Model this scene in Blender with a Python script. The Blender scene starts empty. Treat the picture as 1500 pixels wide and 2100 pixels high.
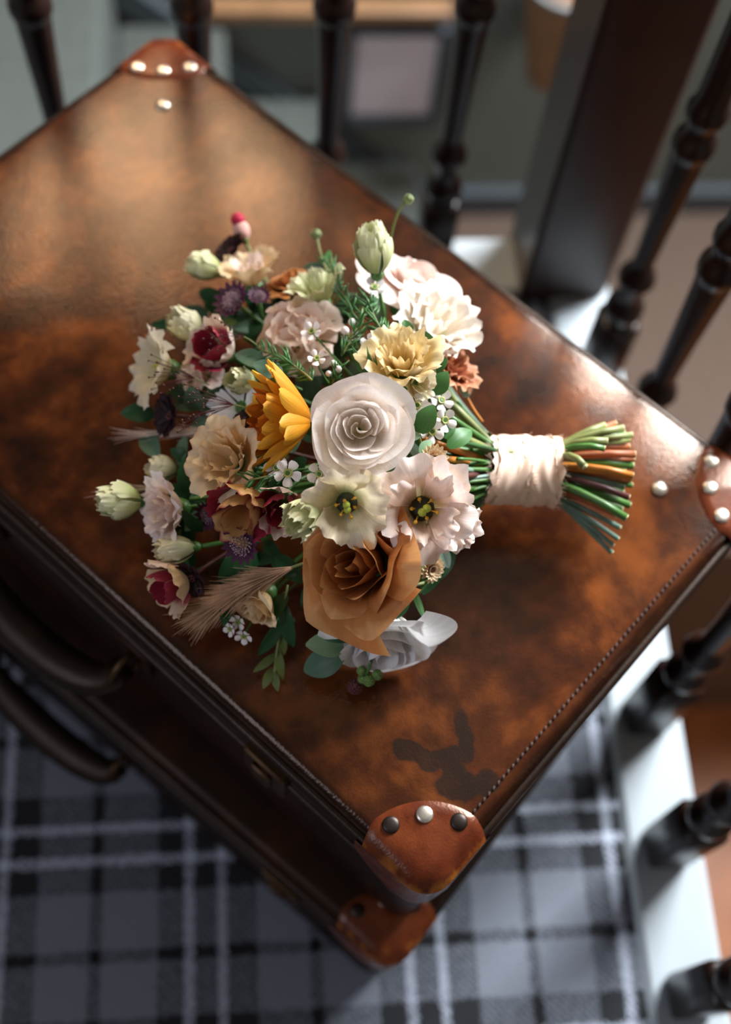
import bpy, math, random
from mathutils import Vector, Matrix, noise
random.seed(7)
scn = bpy.context.scene
COL = scn.collection
PI = math.pi

# ------------------------------------------------------------------ camera, world, light, exposure
CAM_H = 1.27
FPX = 2600.0
# world axes of the camera (right, down, forward), x runs along the stairwell, y towards the stair wall, z up
CR = Vector((0.99646541, -0.05794466, 0.06082029))
CD = Vector((-0.02676179, -0.9052647, -0.42400427))
CF = Vector((0.07962724, 0.42087793, -0.90361566))
cam_d = bpy.data.cameras.new('camera')
cam = bpy.data.objects.new('camera', cam_d)
COL.objects.link(cam)
cam.matrix_world = Matrix(((CR.x, -CD.x, -CF.x, 0), (CR.y, -CD.y, -CF.y, 0), (CR.z, -CD.z, -CF.z, CAM_H), (0, 0, 0, 1)))
cam_d.sensor_fit = 'VERTICAL'
cam_d.sensor_height = 36.0
cam_d.sensor_width = 36.0
cam_d.lens = FPX / 2100.0 * 36.0
cam_d.clip_start = 0.02
cam_d.dof.use_dof = True
cam_d.dof.focus_distance = 0.815
cam_d.dof.aperture_fstop = 2.5
scn.camera = cam

world = bpy.data.worlds.new('world')
scn.world = world
world.use_nodes = True
bg = world.node_tree.nodes['Background']
bg.inputs[0].default_value = (0.55, 0.62, 0.75, 1)
bg.inputs[1].default_value = 0.22

def area(name, loc, target, sx, sy, power, col):
    d = bpy.data.lights.new(name, 'AREA')
    d.shape = 'RECTANGLE'; d.size = sx; d.size_y = sy; d.energy = power; d.color = col
    o = bpy.data.objects.new(name, d); COL.objects.link(o)
    o.location = loc
    o.rotation_euler = (Vector(target) - Vector(loc)).to_track_quat('-Z', 'Y').to_euler()
    return o
# daylight through the two windows of the stair wall: a small one with evening warmth, a tall one to the right; a landing window behind
area('stair_window_daylight', (-0.17, 1.87, 1.62), (-0.05, 0.6, 0.5), 0.78, 0.62, 17, (1.0, 0.72, 0.46))
area('tall_window_daylight', (1.65, 1.87, 1.64), (0.0, 0.4, 0.4), 1.15, 1.25, 305, (0.94, 0.97, 1.0))
area('landing_window_daylight', (-1.55, -0.5, 1.65), (0.0, 0.3, 0.0), 0.9, 1.0, 9, (0.76, 0.80, 1.0))
# unseen warm fill light, added to brighten the hall downstairs
area('hall_fill', (1.7, -0.3, -0.55), (1.2, 0.5, -2.3), 0.3, 0.3, 5, (1.0, 0.72, 0.50))

scn.view_settings.view_transform = 'Standard'
scn.view_settings.look = 'None'
scn.view_settings.gamma = 1.0
scn.view_settings.use_curve_mapping = False
scn.view_settings.exposure = 0.5

# ------------------------------------------------------------------ helpers
def lin(h):
    h = h.lstrip('#')
    r = []
    for i in (0, 2, 4):
        c = int(h[i:i+2], 16) / 255.0
        r.append(c / 12.92 if c <= 0.04045 else ((c + 0.055) / 1.055) ** 2.4)
    return (r[0], r[1], r[2], 1.0)

LID_Z = 0.42
def spot(px, py, h, base=LID_Z):
    """point of the photograph at a known height above the suitcase lid (or above base)"""
    d = CR * (px - 750) + CD * (py - 1050) + CF * FPX
    k = (base + h - CAM_H) / d.z
    return Vector((d.x * k, d.y * k, base + h))
def mpp(p):            # metres per photo pixel at a point
    return (p - Vector((0, 0, CAM_H))).dot(CF) / FPX
def face(ix, iy, iz):  # direction: right, up in the picture, towards the viewer
    return (CR * ix - CD * iy - CF * iz).normalized()

def tag(o, label=None, cat=None, group=None, kind=None):
    if label: o['label'] = label
    if cat: o['category'] = cat
    if group: o['group'] = group
    if kind: o['kind'] = kind
    return o
def empty(name, loc=(0, 0, 0), rz=0):
    o = bpy.data.objects.new(name, None); COL.objects.link(o)
    o.location = loc; o.rotation_euler = (0, 0, rz); o.empty_display_size = 0.05
    return o
class MB:
    def __init__(s): s.v = []; s.f = []; s.uv = []
    def add(s, vs, fs, uvs=None):
        n = len(s.v)
        s.v += [tuple(v) for v in vs]
        s.f += [tuple(i + n for i in f) for f in fs]
        s.uv += list(uvs) if uvs else [(0.5, 0.5)] * len(vs)
        return s
    def grid(s, rows, uvs=None, closed=False):
        nr = len(rows); nc = len(rows[0])
        vs = [p for r in rows for p in r]
        fs = []
        for i in range(nr - 1):
            for j in range(nc if closed else nc - 1):
                k = (j + 1) % nc
                fs.append((i*nc + j, i*nc + k, (i+1)*nc + k, (i+1)*nc + j))
        return s.add(vs, fs, uvs)
    def box(s, x0, x1, y0, y1, z0, z1):
        v = [(x, y, z) for z in (z0, z1) for y in (y0, y1) for x in (x0, x1)]
        return s.add(v, [(0, 2, 3, 1), (4, 5, 7, 6), (0, 1, 5, 4), (2, 6, 7, 3), (0, 4, 6, 2), (1, 3, 7, 5)])
    def bbox(s, x0, x1, y0, y1, z0, z1, b):
        """box with bevelled edges"""
        loops = []
        for z, i in ((z0, b), (z0 + b, 0), (z1 - b, 0), (z1, b)):
            loops.append([(x0 + i + (0 if i else b), y0 + i, z), (x1 - b - i, y0 + i, z), (x1 - i, y0 + b + i, z), (x1 - i, y1 - b - i, z),
                          (x1 - b - i, y1 - i, z), (x0 + b + i, y1 - i, z), (x0 + i, y1 - b - i, z), (x0 + i, y0 + b + i, z)])
        n = len(s.v)
        s.grid(loops, closed=True)
        s.f.append(tuple(n + k for k in reversed(range(8))))
        s.f.append(tuple(n + 24 + k for k in range(8)))
        return s
    def lathe(s, prof, c=(0, 0), n=16, cap=True):
        rows = [[(c[0] + r * math.cos(2*PI*k/n), c[1] + r * math.sin(2*PI*k/n), z) for k in range(n)] for r, z in prof]
        b = len(s.v)
        s.grid(rows, closed=True)
        if cap:
            s.f.append(tuple(b + k for k in reversed(range(n))))
            m = b + (len(rows) - 1) * n
            s.f.append(tuple(m + k for k in range(n)))
        return s
    def tube(s, pts, rad, n=7, cap=True, flat=None):
        pts = [Vector(p) for p in pts]
        rows = []
        up = None
        for i, p in enumerate(pts):
            t = (pts[min(i+1, len(pts)-1)] - pts[max(i-1, 0)]).normalized()
            if up is None:
                up = Vector((0, 0, 1)) if abs(t.z) < 0.9 else Vector((1, 0, 0))
            a = (up - t * up.dot(t)).normalized(); b = t.cross(a); up = a
            r = rad[i] if isinstance(rad, (list, tuple)) else rad
            fa, fb = flat if flat else (1, 1)
            rows.append([p + a * (r * fa * math.cos(2*PI*k/n)) + b * (r * fb * math.sin(2*PI*k/n)) for k in range(n)])
        uvs = [(k / n, i / max(1, len(pts) - 1)) for i in range(len(pts)) for k in range(n)]
        b0 = len(s.v)
        s.grid(rows, uvs, closed=True)
        if cap:
            s.f.append(tuple(b0 + k for k in reversed(range(n))))
            m = b0 + (len(rows) - 1) * n
            s.f.append(tuple(m + k for k in range(n)))
        return s
    def ball(s, c, r, n=10, m=6, sq=(1, 1, 1)):
        c = Vector(c)
        rows = []
        for i in range(m + 1):
            a = PI * (0.02 + 0.96 * i / m)
            rows.append([(c.x + sq[0]*r*math.sin(a)*math.cos(2*PI*k/n), c.y + sq[1]*r*math.sin(a)*math.sin(2*PI*k/n), c.z - sq[2]*r*math.cos(a)) for k in range(n)])
        b0 = len(s.v)
        s.grid(rows, closed=True)
        s.f.append(tuple(b0 + k for k in reversed(range(n))))
        s.f.append(tuple(b0 + m*n + k for k in range(n)))
        return s
    def build(s, name, mat, parent=None, smooth=True):
        me = bpy.data.meshes.new(name)
        me.from_pydata(s.v, [], s.f)
        uvl = me.uv_layers.new(name='UVMap')
        li = [0] * len(me.loops)
        me.loops.foreach_get('vertex_index', li)
        buf = []
        for i in li: buf += s.uv[i]
        uvl.data.foreach_set('uv', buf)
        if smooth:
            me.polygons.foreach_set('use_smooth', [True] * len(me.polygons))
        me.update()
        if mat: me.materials.append(mat)
        o = bpy.data.objects.new(name, me); COL.objects.link(o)
        if parent: o.parent = parent
        return o
def sharp(o, ang=35):
    me = o.data
    try:
        me.set_sharp_from_angle(angle=math.radians(ang))
    except Exception:
        pass
    return o
def bez(a, b, c, n=8):
    a, b, c = Vector(a), Vector(b), Vector(c)
    return [a*(1-t)**2 + b*2*t*(1-t) + c*t*t for t in (i/n for i in range(n+1))]

# ------------------------------------------------------------------ materials
def new_mat(name):
    m = bpy.data.materials.new(name); m.use_nodes = True
    return m, m.node_tree.nodes, m.node_tree.links, m.node_tree.nodes['Principled BSDF']
def nnode(ns, typ, **kw):
    n = ns.new(typ)
    for k, v in kw.items(): setattr(n, k, v)
    return n
def ramp(ns, stops, interp='LINEAR'):
    r = ns.new('ShaderNodeValToRGB'); r.color_ramp.interpolation = interp
    e = r.color_ramp.elements
    while len(e) > 1: e.remove(e[-1])
    e[0].position = stops[0][0]; e[0].color = stops[0][1]
    for p, c in stops[1:]:
        x = e.new(p); x.color = c
    return r
def g(v): return (v, v, v, 1)

def simple(name, col, rough=0.5, metal=0.0, vary=0.15, scale=30, bump=0.0, spec=0.5):
    m, ns, ln, b = new_mat(name)
    tc = ns.new('ShaderNodeTexCoord'); nz = nnode(ns, 'ShaderNodeTexNoise'); nz.inputs['Scale'].default_value = scale; nz.inputs['Detail'].default_value = 5
    ln.new(tc.outputs['Object'], nz.inputs['Vector'])
    c = lin(col)
    r = ramp(ns, [(0.3, tuple(x*(1-vary) for x in c[:3]) + (1,)), (0.7, tuple(min(1, x*(1+vary)) for x in c[:3]) + (1,))])
    ln.new(nz.outputs['Fac'], r.inputs[0]); ln.new(r.outputs[0], b.inputs['Base Color'])
    b.inputs['Roughness'].default_value = rough; b.inputs['Metallic'].default_value = metal
    b.inputs['Specular IOR Level'].default_value = spec
    if bump:
        bp = ns.new('ShaderNodeBump'); bp.inputs['Strength'].default_value = bump; bp.inputs['Distance'].default_value = 0.002
        ln.new(nz.outputs['Fac'], bp.inputs['Height']); ln.new(bp.outputs[0], b.inputs['Normal'])
    return m

def petal_mat(name, stops, edge=None, edge_w=0.12, transl=0.28, rough=0.5, vein=0.10, mottled=None):
    """stops: colours from the foot (0) to the tip (1) of the petal"""
    m, ns, ln, b = new_mat(name)
    uv = ns.new('ShaderNodeUVMap'); sep = ns.new('ShaderNodeSeparateXYZ'); ln.new(uv.outputs[0], sep.inputs[0])
    r = ramp(ns, [(p, lin(c)) for p, c in stops]); ln.new(sep.outputs['Y'], r.inputs[0])
    col = r.outputs[0]
    mp = ns.new('ShaderNodeMapping'); mp.inputs['Scale'].default_value = (26, 1.6, 1); ln.new(uv.outputs[0], mp.inputs[0])
    nz = ns.new('ShaderNodeTexNoise'); nz.inputs['Scale'].default_value = 1.0; nz.inputs['Detail'].default_value = 3; ln.new(mp.outputs[0], nz.inputs['Vector'])
    if mottled:
        n2 = ns.new('ShaderNodeTexNoise'); n2.inputs['Scale'].default_value = 3.2; n2.inputs['Detail'].default_value = 4
        tc = ns.new('ShaderNodeTexCoord'); mp2 = ns.new('ShaderNodeMapping'); mp2.inputs['Scale'].default_value = (18, 18, 18)
        ln.new(tc.outputs['Object'], mp2.inputs[0]); ln.new(mp2.outputs[0], n2.inputs['Vector'])
        rr = ramp(ns, [(0.46, g(0)), (0.60, g(1))]); ln.new(n2.outputs['Fac'], rr.inputs[0])
        mx = nnode(ns, 'ShaderNodeMix', data_type='RGBA'); ln.new(rr.outputs[0], mx.inputs['Factor'])
        ln.new(col, mx.inputs[6]); mx.inputs[7].default_value = lin(mottled); col = mx.outputs[2]
    if edge:
        # distance to the rim of the petal (sides and tip)
        ma = nnode(ns, 'ShaderNodeMath', operation='PINGPONG'); ma.inputs[1].default_value = 0.5; ln.new(sep.outputs['X'], ma.inputs[0])
        ms = nnode(ns, 'ShaderNodeMath', operation='SUBTRACT'); ms.inputs[0].default_value = 1.0; ln.new(sep.outputs['Y'], ms.inputs[1])
        mn = nnode(ns, 'ShaderNodeMath', operation='MINIMUM'); ln.new(ma.outputs[0], mn.inputs[0]); ln.new(ms.outputs[0], mn.inputs[1])
        re = ramp(ns, [(0.0, g(1)), (edge_w, g(0))]); ln.new(mn.outputs[0], re.inputs[0])
        mx = nnode(ns, 'ShaderNodeMix', data_type='RGBA'); ln.new(re.outputs[0], mx.inputs['Factor'])
        ln.new(col, mx.inputs[6]); mx.inputs[7].default_value = lin(edge); col = mx.outputs[2]
    rv = ramp(ns, [(0.35, g(1 - vein)), (0.65, g(1.0))]); ln.new(nz.outputs['Fac'], rv.inputs[0])
    mv = nnode(ns, 'ShaderNodeMix', data_type='RGBA', blend_type='MULTIPLY'); mv.inputs['Factor'].default_value = 1.0
    ln.new(col, mv.inputs[6]); ln.new(rv.outputs[0], mv.inputs[7]); col = mv.outputs[2]
    ln.new(col, b.inputs['Base Color']); b.inputs['Roughness'].default_value = rough
    b.inputs['Specular IOR Level'].default_value = 0.3
    bp = ns.new('ShaderNodeBump'); bp.inputs['Strength'].default_value = 0.25; bp.inputs['Distance'].default_value = 0.0008
    ln.new(nz.outputs['Fac'], bp.inputs['Height']); ln.new(bp.outputs[0], b.inputs['Normal'])
    tr = ns.new('ShaderNodeBsdfTranslucent'); ln.new(col, tr.inputs[0])
    ms = ns.new('ShaderNodeMixShader'); ms.inputs[0].default_value = transl
    out = ns['Material Output']
    ln.new(b.outputs[0], ms.inputs[1]); ln.new(tr.outputs[0], ms.inputs[2]); ln.new(ms.outputs[0], out.inputs[0])
    return m

def leather(name, dark, mid, light, stain=False, wear=None, rim=None, spec=0.5, rough=0.17, scale=9.0):
    m, ns, ln, b = new_mat(name)
    tc = ns.new('ShaderNodeTexCoord')
    n1 = ns.new('ShaderNodeTexNoise'); n1.inputs['Scale'].default_value = scale; n1.inputs['Detail'].default_value = 7; n1.inputs['Roughness'].default_value = 0.62
    n1.inputs['Distortion'].default_value = 0.4
    ln.new(tc.outputs['Object'], n1.inputs['Vector'])
    n2 = ns.new('ShaderNodeTexNoise'); n2.inputs['Scale'].default_value = scale * 5; n2.inputs['Detail'].default_value = 5
    ln.new(tc.outputs['Object'], n2.inputs['Vector'])
    r1 = ramp(ns, [(0.36, lin(dark)), (0.49, lin(mid)), (0.64, lin(light))])
    mxf = nnode(ns, 'ShaderNodeMix', data_type='FLOAT'); mxf.inputs['Factor'].default_value = 0.3
    ln.new(n1.outputs['Fac'], mxf.inputs[2]); ln.new(n2.outputs['Fac'], mxf.inputs[3]); ln.new(mxf.outputs[0], r1.inputs[0])
    col = r1.outputs[0]
    if stain:
        # old ink blots near the front corner: ellipses (local x, y, half sizes) with ragged rims
        wob = ns.new('ShaderNodeTexNoise'); wob.inputs['Scale'].default_value = 48; wob.inputs['Detail'].default_value = 6
        ln.new(tc.outputs['Object'], wob.inputs['Vector'])
        off = nnode(ns, 'ShaderNodeVectorMath', operation='MULTIPLY_ADD')
        off.inputs[1].default_value = (0.018, 0.018, 0); off.inputs[2].default_value = (-0.009, -0.009, 0)
        ln.new(wob.outputs['Color'], off.inputs[0])
        ad = nnode(ns, 'ShaderNodeVectorMath', operation='ADD'); ln.new(tc.outputs['Object'], ad.inputs[0]); ln.new(off.outputs[0], ad.inputs[1])
        acc = None
        for (cx, cy, ax, ay, rot) in stain:
            mp = nnode(ns, 'ShaderNodeMapping', vector_type='TEXTURE')
            mp.inputs['Location'].default_value = (cx, cy, 0); mp.inputs['Rotation'].default_value = (0, 0, rot); mp.inputs['Scale'].default_value = (ax, ay, 1)
            ln.new(ad.outputs[0], mp.inputs[0])
            sp = ns.new('ShaderNodeSeparateXYZ'); ln.new(mp.outputs[0], sp.inputs[0])
            cb = ns.new('ShaderNodeCombineXYZ'); ln.new(sp.outputs[0], cb.inputs[0]); ln.new(sp.outputs[1], cb.inputs[1])
            le = nnode(ns, 'ShaderNodeVectorMath', operation='LENGTH'); ln.new(cb.outputs[0], le.inputs[0])
            o = le.outputs['Value']
            if acc is None: acc = o
            else:
                mn = nnode(ns, 'ShaderNodeMath', operation='MINIMUM'); ln.new(acc, mn.inputs[0]); ln.new(o, mn.inputs[1]); acc = mn.outputs[0]
        rs = ramp(ns, [(0.80, g(0.86)), (1.45, g(0))]); ln.new(acc, rs.inputs[0])
        mx = nnode(ns, 'ShaderNodeMix', data_type='RGBA'); ln.new(rs.outputs[0], mx.inputs['Factor']); ln.new(col, mx.inputs[6]); mx.inputs[7].default_value = lin('#1a1412')
        col = mx.outputs[2]
    if rim:
        # rims darkened by handling
        uv = ns.new('ShaderNodeUVMap'); sp = ns.new('ShaderNodeSeparateXYZ'); ln.new(uv.outputs[0], sp.inputs[0])
        mu = nnode(ns, 'ShaderNodeMath', operation='MULTIPLY_ADD'); mu.inputs[1].default_value = 0.9; mu.inputs[2].default_value = -0.45
        ln.new(n1.outputs['Fac'], mu.inputs[0])
        ad = nnode(ns, 'ShaderNodeMath', operation='ADD'); ln.new(sp.outputs['Y'], ad.inputs[0]); ln.new(mu.outputs[0], ad.inputs[1])
        rw = ramp(ns, [(0.66, g(0)), (0.90, g(0.85))]); ln.new(ad.outputs[0], rw.inputs[0])
        mx = nnode(ns, 'ShaderNodeMix', data_type='RGBA'); ln.new(rw.outputs[0], mx.inputs['Factor']); ln.new(col, mx.inputs[6]); mx.inputs[7].default_value = lin(rim)
        col = mx.outputs[2]
    if wear:
        # scuffed rims: pale where the leather is rubbed, by attribute stored in UV y
        uv = ns.new('ShaderNodeUVMap'); sp = ns.new('ShaderNodeSeparateXYZ'); ln.new(uv.outputs[0], sp.inputs[0])
        ad = nnode(ns, 'ShaderNodeMath', operation='ADD'); ln.new(sp.outputs['Y'], ad.inputs[0])
        mu = nnode(ns, 'ShaderNodeMath', operation='MULTIPLY_ADD'); mu.inputs[1].default_value = 1.3; mu.inputs[2].default_value = -0.65
        ln.new(n2.outputs['Fac'], mu.inputs[0]); ln.new(mu.outputs[0], ad.inputs[1])
        rw = ramp(ns, [(0.60, g(0)), (0.92, g(1))]); ln.new(ad.outputs[0], rw.inputs[0])
        mx = nnode(ns, 'ShaderNodeMix', data_type='RGBA'); ln.new(rw.outputs[0], mx.inputs['Factor']); ln.new(col, mx.inputs[6]); mx.inputs[7].default_value = lin(wear)
        col = mx.outputs[2]
    ln.new(col, b.inputs['Base Color'])
    rr = ramp(ns, [(0.3, g(rough + 0.07)), (0.7, g(rough - 0.05))]); ln.new(n1.outputs['Fac'], rr.inputs[0]); ln.new(rr.outputs[0], b.inputs['Roughness'])
    vo = ns.new('ShaderNodeTexVoronoi'); vo.inputs['Scale'].default_value = 520; ln.new(tc.outputs['Object'], vo.inputs['Vector'])
    n3 = ns.new('ShaderNodeTexNoise'); n3.inputs['Scale'].default_value = 14; ln.new(tc.outputs['Object'], n3.inputs['Vector'])
    sm = nnode(ns, 'ShaderNodeMath', operation='MULTIPLY_ADD'); sm.inputs[1].default_value = 2.5; ln.new(n3.outputs['Fac'], sm.inputs[0]); ln.new(vo.outputs['Distance'], sm.inputs[2])
    bp = ns.new('ShaderNodeBump'); bp.inputs['Strength'].default_value = 0.14; bp.inputs['Distance'].default_value = 0.0007
    ln.new(sm.outputs[0], bp.inputs['Height']); ln.new(bp.outputs[0], b.inputs['Normal'])
    b.inputs['Specular IOR Level'].default_value = spec; b.inputs['Specular Tint'].default_value = (1.0, 0.78, 0.62, 1)
    return m

def plaid():
    m, ns, ln, b = new_mat('plaid_carpet')
    tc = ns.new('ShaderNodeTexCoord')
    # woolly edges
    nz = ns.new('ShaderNodeTexNoise'); nz.inputs['Scale'].default_value = 330; nz.inputs['Detail'].default_value = 2; ln.new(tc.outputs['Object'], nz.inputs['Vector'])
    off = nnode(ns, 'ShaderNodeVectorMath', operation='MULTIPLY_ADD'); off.inputs[1].default_value = (0.012, 0.012, 0); off.inputs[2].default_value = (-0.006, -0.006, 0)
    ln.new(nz.outputs['Color'], off.inputs[0])
    ad = nnode(ns, 'ShaderNodeVectorMath', operation='ADD'); ln.new(tc.outputs['Object'], ad.inputs[0]); ln.new(off.outputs[0], ad.inputs[1])
    sp = ns.new('ShaderNodeSeparateXYZ'); ln.new(ad.outputs[0], sp.inputs[0])
    per = 0.208
    L, D, W, K = g(0.25), g(0.022), g(0.66), g(0.008)
    def stripes(src, phase):
        a = nnode(ns, 'ShaderNodeMath', operation='MULTIPLY_ADD'); a.inputs[1].default_value = 1 / per; a.inputs[2].default_value = phase
        ln.new(src, a.inputs[0])
        fr = nnode(ns, 'ShaderNodeMath', operation='FRACT'); ln.new(a.outputs[0], fr.inputs[0])
        r = ramp(ns, [(0.0, K), (0.03, L), (0.285, D), (0.405, W), (0.45, D), (0.555, W), (0.60, D), (0.735, L), (0.975, K)], 'CONSTANT')
        ln.new(fr.outputs[0], r.inputs[0]); return r.outputs[0]
    cx = stripes(sp.outputs[0], (0.171 + 2.08) / per + 0.0)
    cy = stripes(sp.outputs[1], (-0.1365 + 2.08) / per + 0.0)
    # twill: diagonal alternation of warp and weft
    tw = nnode(ns, 'ShaderNodeMath', operation='ADD'); ln.new(sp.outputs[0], tw.inputs[0]); ln.new(sp.outputs[1], tw.inputs[1])
    t2 = nnode(ns, 'ShaderNodeMath', operation='MULTIPLY'); t2.inputs[1].default_value = 2 * PI / 0.0075; ln.new(tw.outputs[0], t2.inputs[0])
    t3 = nnode(ns, 'ShaderNodeMath', operation='SINE'); ln.new(t2.outputs[0], t3.inputs[0])
    t4 = nnode(ns, 'ShaderNodeMath', operation='MULTIPLY_ADD'); t4.inputs[1].default_value = 0.32; t4.inputs[2].default_value = 0.5; ln.new(t3.outputs[0], t4.inputs[0])
    mx = nnode(ns, 'ShaderNodeMix', data_type='RGBA'); ln.new(t4.outputs[0], mx.inputs['Factor']); ln.new(cx, mx.inputs[6]); ln.new(cy, mx.inputs[7])
    n2 = ns.new('ShaderNodeTexNoise'); n2.inputs['Scale'].default_value = 520; n2.inputs['Detail'].default_value = 3; ln.new(tc.outputs['Object'], n2.inputs['Vector'])
    rf = ramp(ns, [(0.3, (0.48, 0.54, 0.66, 1)), (0.7, (0.80, 0.87, 1.04, 1))]); ln.new(n2.outputs['Fac'], rf.inputs[0])
    mu = nnode(ns, 'ShaderNodeMix', data_type='RGBA', blend_type='MULTIPLY'); mu.inputs['Factor'].default_value = 1; ln.new(mx.outputs[2], mu.inputs[6]); ln.new(rf.outputs[0], mu.inputs[7])
    ln.new(mu.outputs[2], b.inputs['Base Color'])
    b.inputs['Roughness'].default_value = 0.95; b.inputs['Specular IOR Level'].default_value = 0.1
    b.inputs['Sheen Weight'].default_value = 0.25
    bp = ns.new('ShaderNodeBump'); bp.inputs['Strength'].default_value = 0.6; bp.inputs['Distance'].default_value = 0.004
    ln.new(n2.outputs['Fac'], bp.inputs['Height']); ln.new(bp.outputs[0], b.inputs['Normal'])
    return m

M = {}
M['carpet'] = plaid()
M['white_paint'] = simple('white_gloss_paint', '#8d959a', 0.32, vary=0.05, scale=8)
M['oak_dark'] = simple('dark_stained_oak', '#170a06', 0.30, vary=0.45, scale=26, bump=0.1)
M['newel_oak'] = simple('newel_oak', '#27110a', 0.38, vary=0.35, scale=18, bump=0.1)
M['wall_grey'] = simple('grey_green_wall_paint', '#636a65', 0.8, vary=0.06, scale=4)
M['wall_tan'] = simple('taupe_wall_paint', '#6a5446', 0.8, vary=0.06, scale=4)
M['wall_dim'] = simple('umber_wall_paint', '#4a443f', 0.85, vary=0.06, scale=4)
M['ceiling_paint'] = simple('dark_ceiling_paint', '#6f6a62', 0.85, vary=0.05, scale=4)  # unseen ceiling, colour kept dark to cut bounce light
M['skirting'] = simple('slate_grey_paint', '#3f474e', 0.5, vary=0.08, scale=6)
M['stair_carpet'] = simple('grey_stair_carpet', '#4d5350', 0.95, vary=0.15, scale=60)
M['half_landing'] = simple('taupe_carpet', '#54443a', 0.9, vary=0.12, scale=50)
M['hall_wood'] = simple('orange_hall_boards', '#94592f', 0.45, vary=0.22, scale=12)
M['frame_slate'] = simple('slate_picture_frame', '#3b4650', 0.45, vary=0.1, scale=20)
M['print_paper'] = simple('pale_lilac_print', '#e2dae4', 0.6, vary=0.05, scale=12)
M['ledge_wood'] = simple('pale_orange_ledge', '#8f6b4a', 0.5, vary=0.15, scale=16)
M['tan_wicker'] = simple('tan_wicker', '#8a6545', 0.7, vary=0.3, scale=70, bump=0.3)
STAINS = [(-0.1420, -0.2606, 0.0140, 0.0090, -0.95), (-0.1334, -0.2788, 0.0180, 0.0085, -0.80), (-0.1083, -0.2806, 0.0065, 0.0200, -0.70), (-0.1227, -0.2850, 0.0120, 0.0075, -0.6),
          (-0.1376, -0.3020, 0.0190, 0.0120, -0.70), (-0.1221, -0.3128, 0.0140, 0.0110, -0.5), (-0.1310, -0.2910, 0.0080, 0.0110, -0.8)]
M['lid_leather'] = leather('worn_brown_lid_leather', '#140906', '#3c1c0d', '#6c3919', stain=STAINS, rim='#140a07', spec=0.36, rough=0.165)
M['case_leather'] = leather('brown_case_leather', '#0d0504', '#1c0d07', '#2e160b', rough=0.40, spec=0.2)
M['patch_leather'] = leather('scuffed_corner_leather', '#34130a', '#552412', '#6e361b', wear='#94581f', scale=14, spec=0.35, rough=0.26)
M['rim_leather'] = leather('black_rim_leather', '#0a0606', '#140c0a', '#241812', rough=0.40, spec=0.3)
M['thread'] = simple('dark_thread', '#2b1a12', 0.8)
M['nickel'] = simple('dull_nickel', '#cfc6b8', 0.32, metal=0.9, vary=0.1, scale=200)
M['hollow_dark'] = simple('hollow_rivet_shade', '#2b211c', 0.4, metal=0.6, vary=0.2, scale=200)  # dark tone stands in for the shade inside hollow rivets
M['brass_dark'] = simple('tarnished_brass', '#4a3521', 0.42, metal=0.8, vary=0.2, scale=90)

# ------------------------------------------------------------------ setting
def struct(o): return tag(o, kind='structure')
# landing floor with plaid carpet
struct(MB().box(-1.6, 0.352, -1.6, 0.880, -0.02, 0.0).build('floor', M['carpet'], smooth=False))
# white edge boards of the landing
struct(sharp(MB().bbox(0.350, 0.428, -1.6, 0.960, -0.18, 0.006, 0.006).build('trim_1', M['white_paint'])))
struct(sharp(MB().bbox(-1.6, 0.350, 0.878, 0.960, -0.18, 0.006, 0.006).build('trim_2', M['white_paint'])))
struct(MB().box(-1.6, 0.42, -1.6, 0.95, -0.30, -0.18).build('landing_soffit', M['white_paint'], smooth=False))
# stair wall with its window high up behind the balustrade
def wall_x(name, x0, x1, y0, y1, z0, z1, oy0, oy1, oz0, oz1, mat):
    w = MB()
    w.box(x0, x1, y0, oy0, z0, z1); w.box(x0, x1, oy1, y1, z0, z1); w.box(x0, x1, oy0, oy1, z0, oz0); w.box(x0, x1, oy0, oy1, oz1, z1)
    return struct(w.build(name, mat, smooth=False))
wb = MB()
for x0, x1, z0, z1 in ((-1.6, -0.58, -1.12, 2.7), (-0.58, 0.24, -1.12, 1.29), (-0.58, 0.24, 1.95, 2.7), (0.24, 1.05, -1.12, 2.7), (1.05, 2.25, -1.12, 0.99), (1.05, 2.25, 2.29, 2.7), (2.25, 2.5, -1.12, 2.7)):
    wb.box(x0, x1, 1.90, 2.0, z0, z1)
struct(wb.build('wall_back', M['wall_grey'], smooth=False))
struct(MB().box(2.5, 2.6, -1.6, 2.0, -2.3, 2.7).build('wall_right', M['wall_tan'], smooth=False))
def sash(name, axis, c, a0, a1, z0, z1):
    w = MB(); m = (a0 + a1) / 2
    for p, q, r, t in ((a0, a1, z0, z0 + .05), (a0, a1, z1 - .05, z1), (a0, a0 + .05, z0 + .05, z1 - .05), (a1 - .05, a1, z0 + .05, z1 - .05), (m - .015, m + .015, z0 + .05, z1 - .05)):
        if axis == 'y': w.box(p, q, c, c + .05, r, t)
        else: w.box(c, c + .05, p, q, r, t)
    struct(w.build(name, M['white_paint'], smooth=False))
sash('window_1', 'y', 1.93, -0.58, 0.24, 1.29, 1.95)
sash('window_2', 'y', 1.93, 1.05, 2.25, 0.99, 2.29)
wall_x('wall_left', -1.7, -1.6, -1.6, 2.0, -1.2, 2.7, -0.95, -0.05, 1.15, 2.15, M['wall_dim'])
sash('window_3', 'x', -1.68, -0.95, -0.05, 1.15, 2.15)
struct(MB().box(-1.7, 2.6, -1.7, -1.6, -2.4, 2.7).build('wall_front', M['wall_dim'], smooth=False))
struct(MB().box(-1.7, 2.6, -1.7, 2.0, 2.7, 2.8).build('ceiling', M['ceiling_paint'], smooth=False))
struct(MB().box(0.30, 2.5, 1.03, 1.90, -1.20, -1.12).build('half_landing', M['half_landing'], smooth=False))
struct(MB().box(0.30, 2.5, 1.00, 1.03, -2.3, -1.12).build('half_landing_riser', M['half_landing'], smooth=False))
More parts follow.
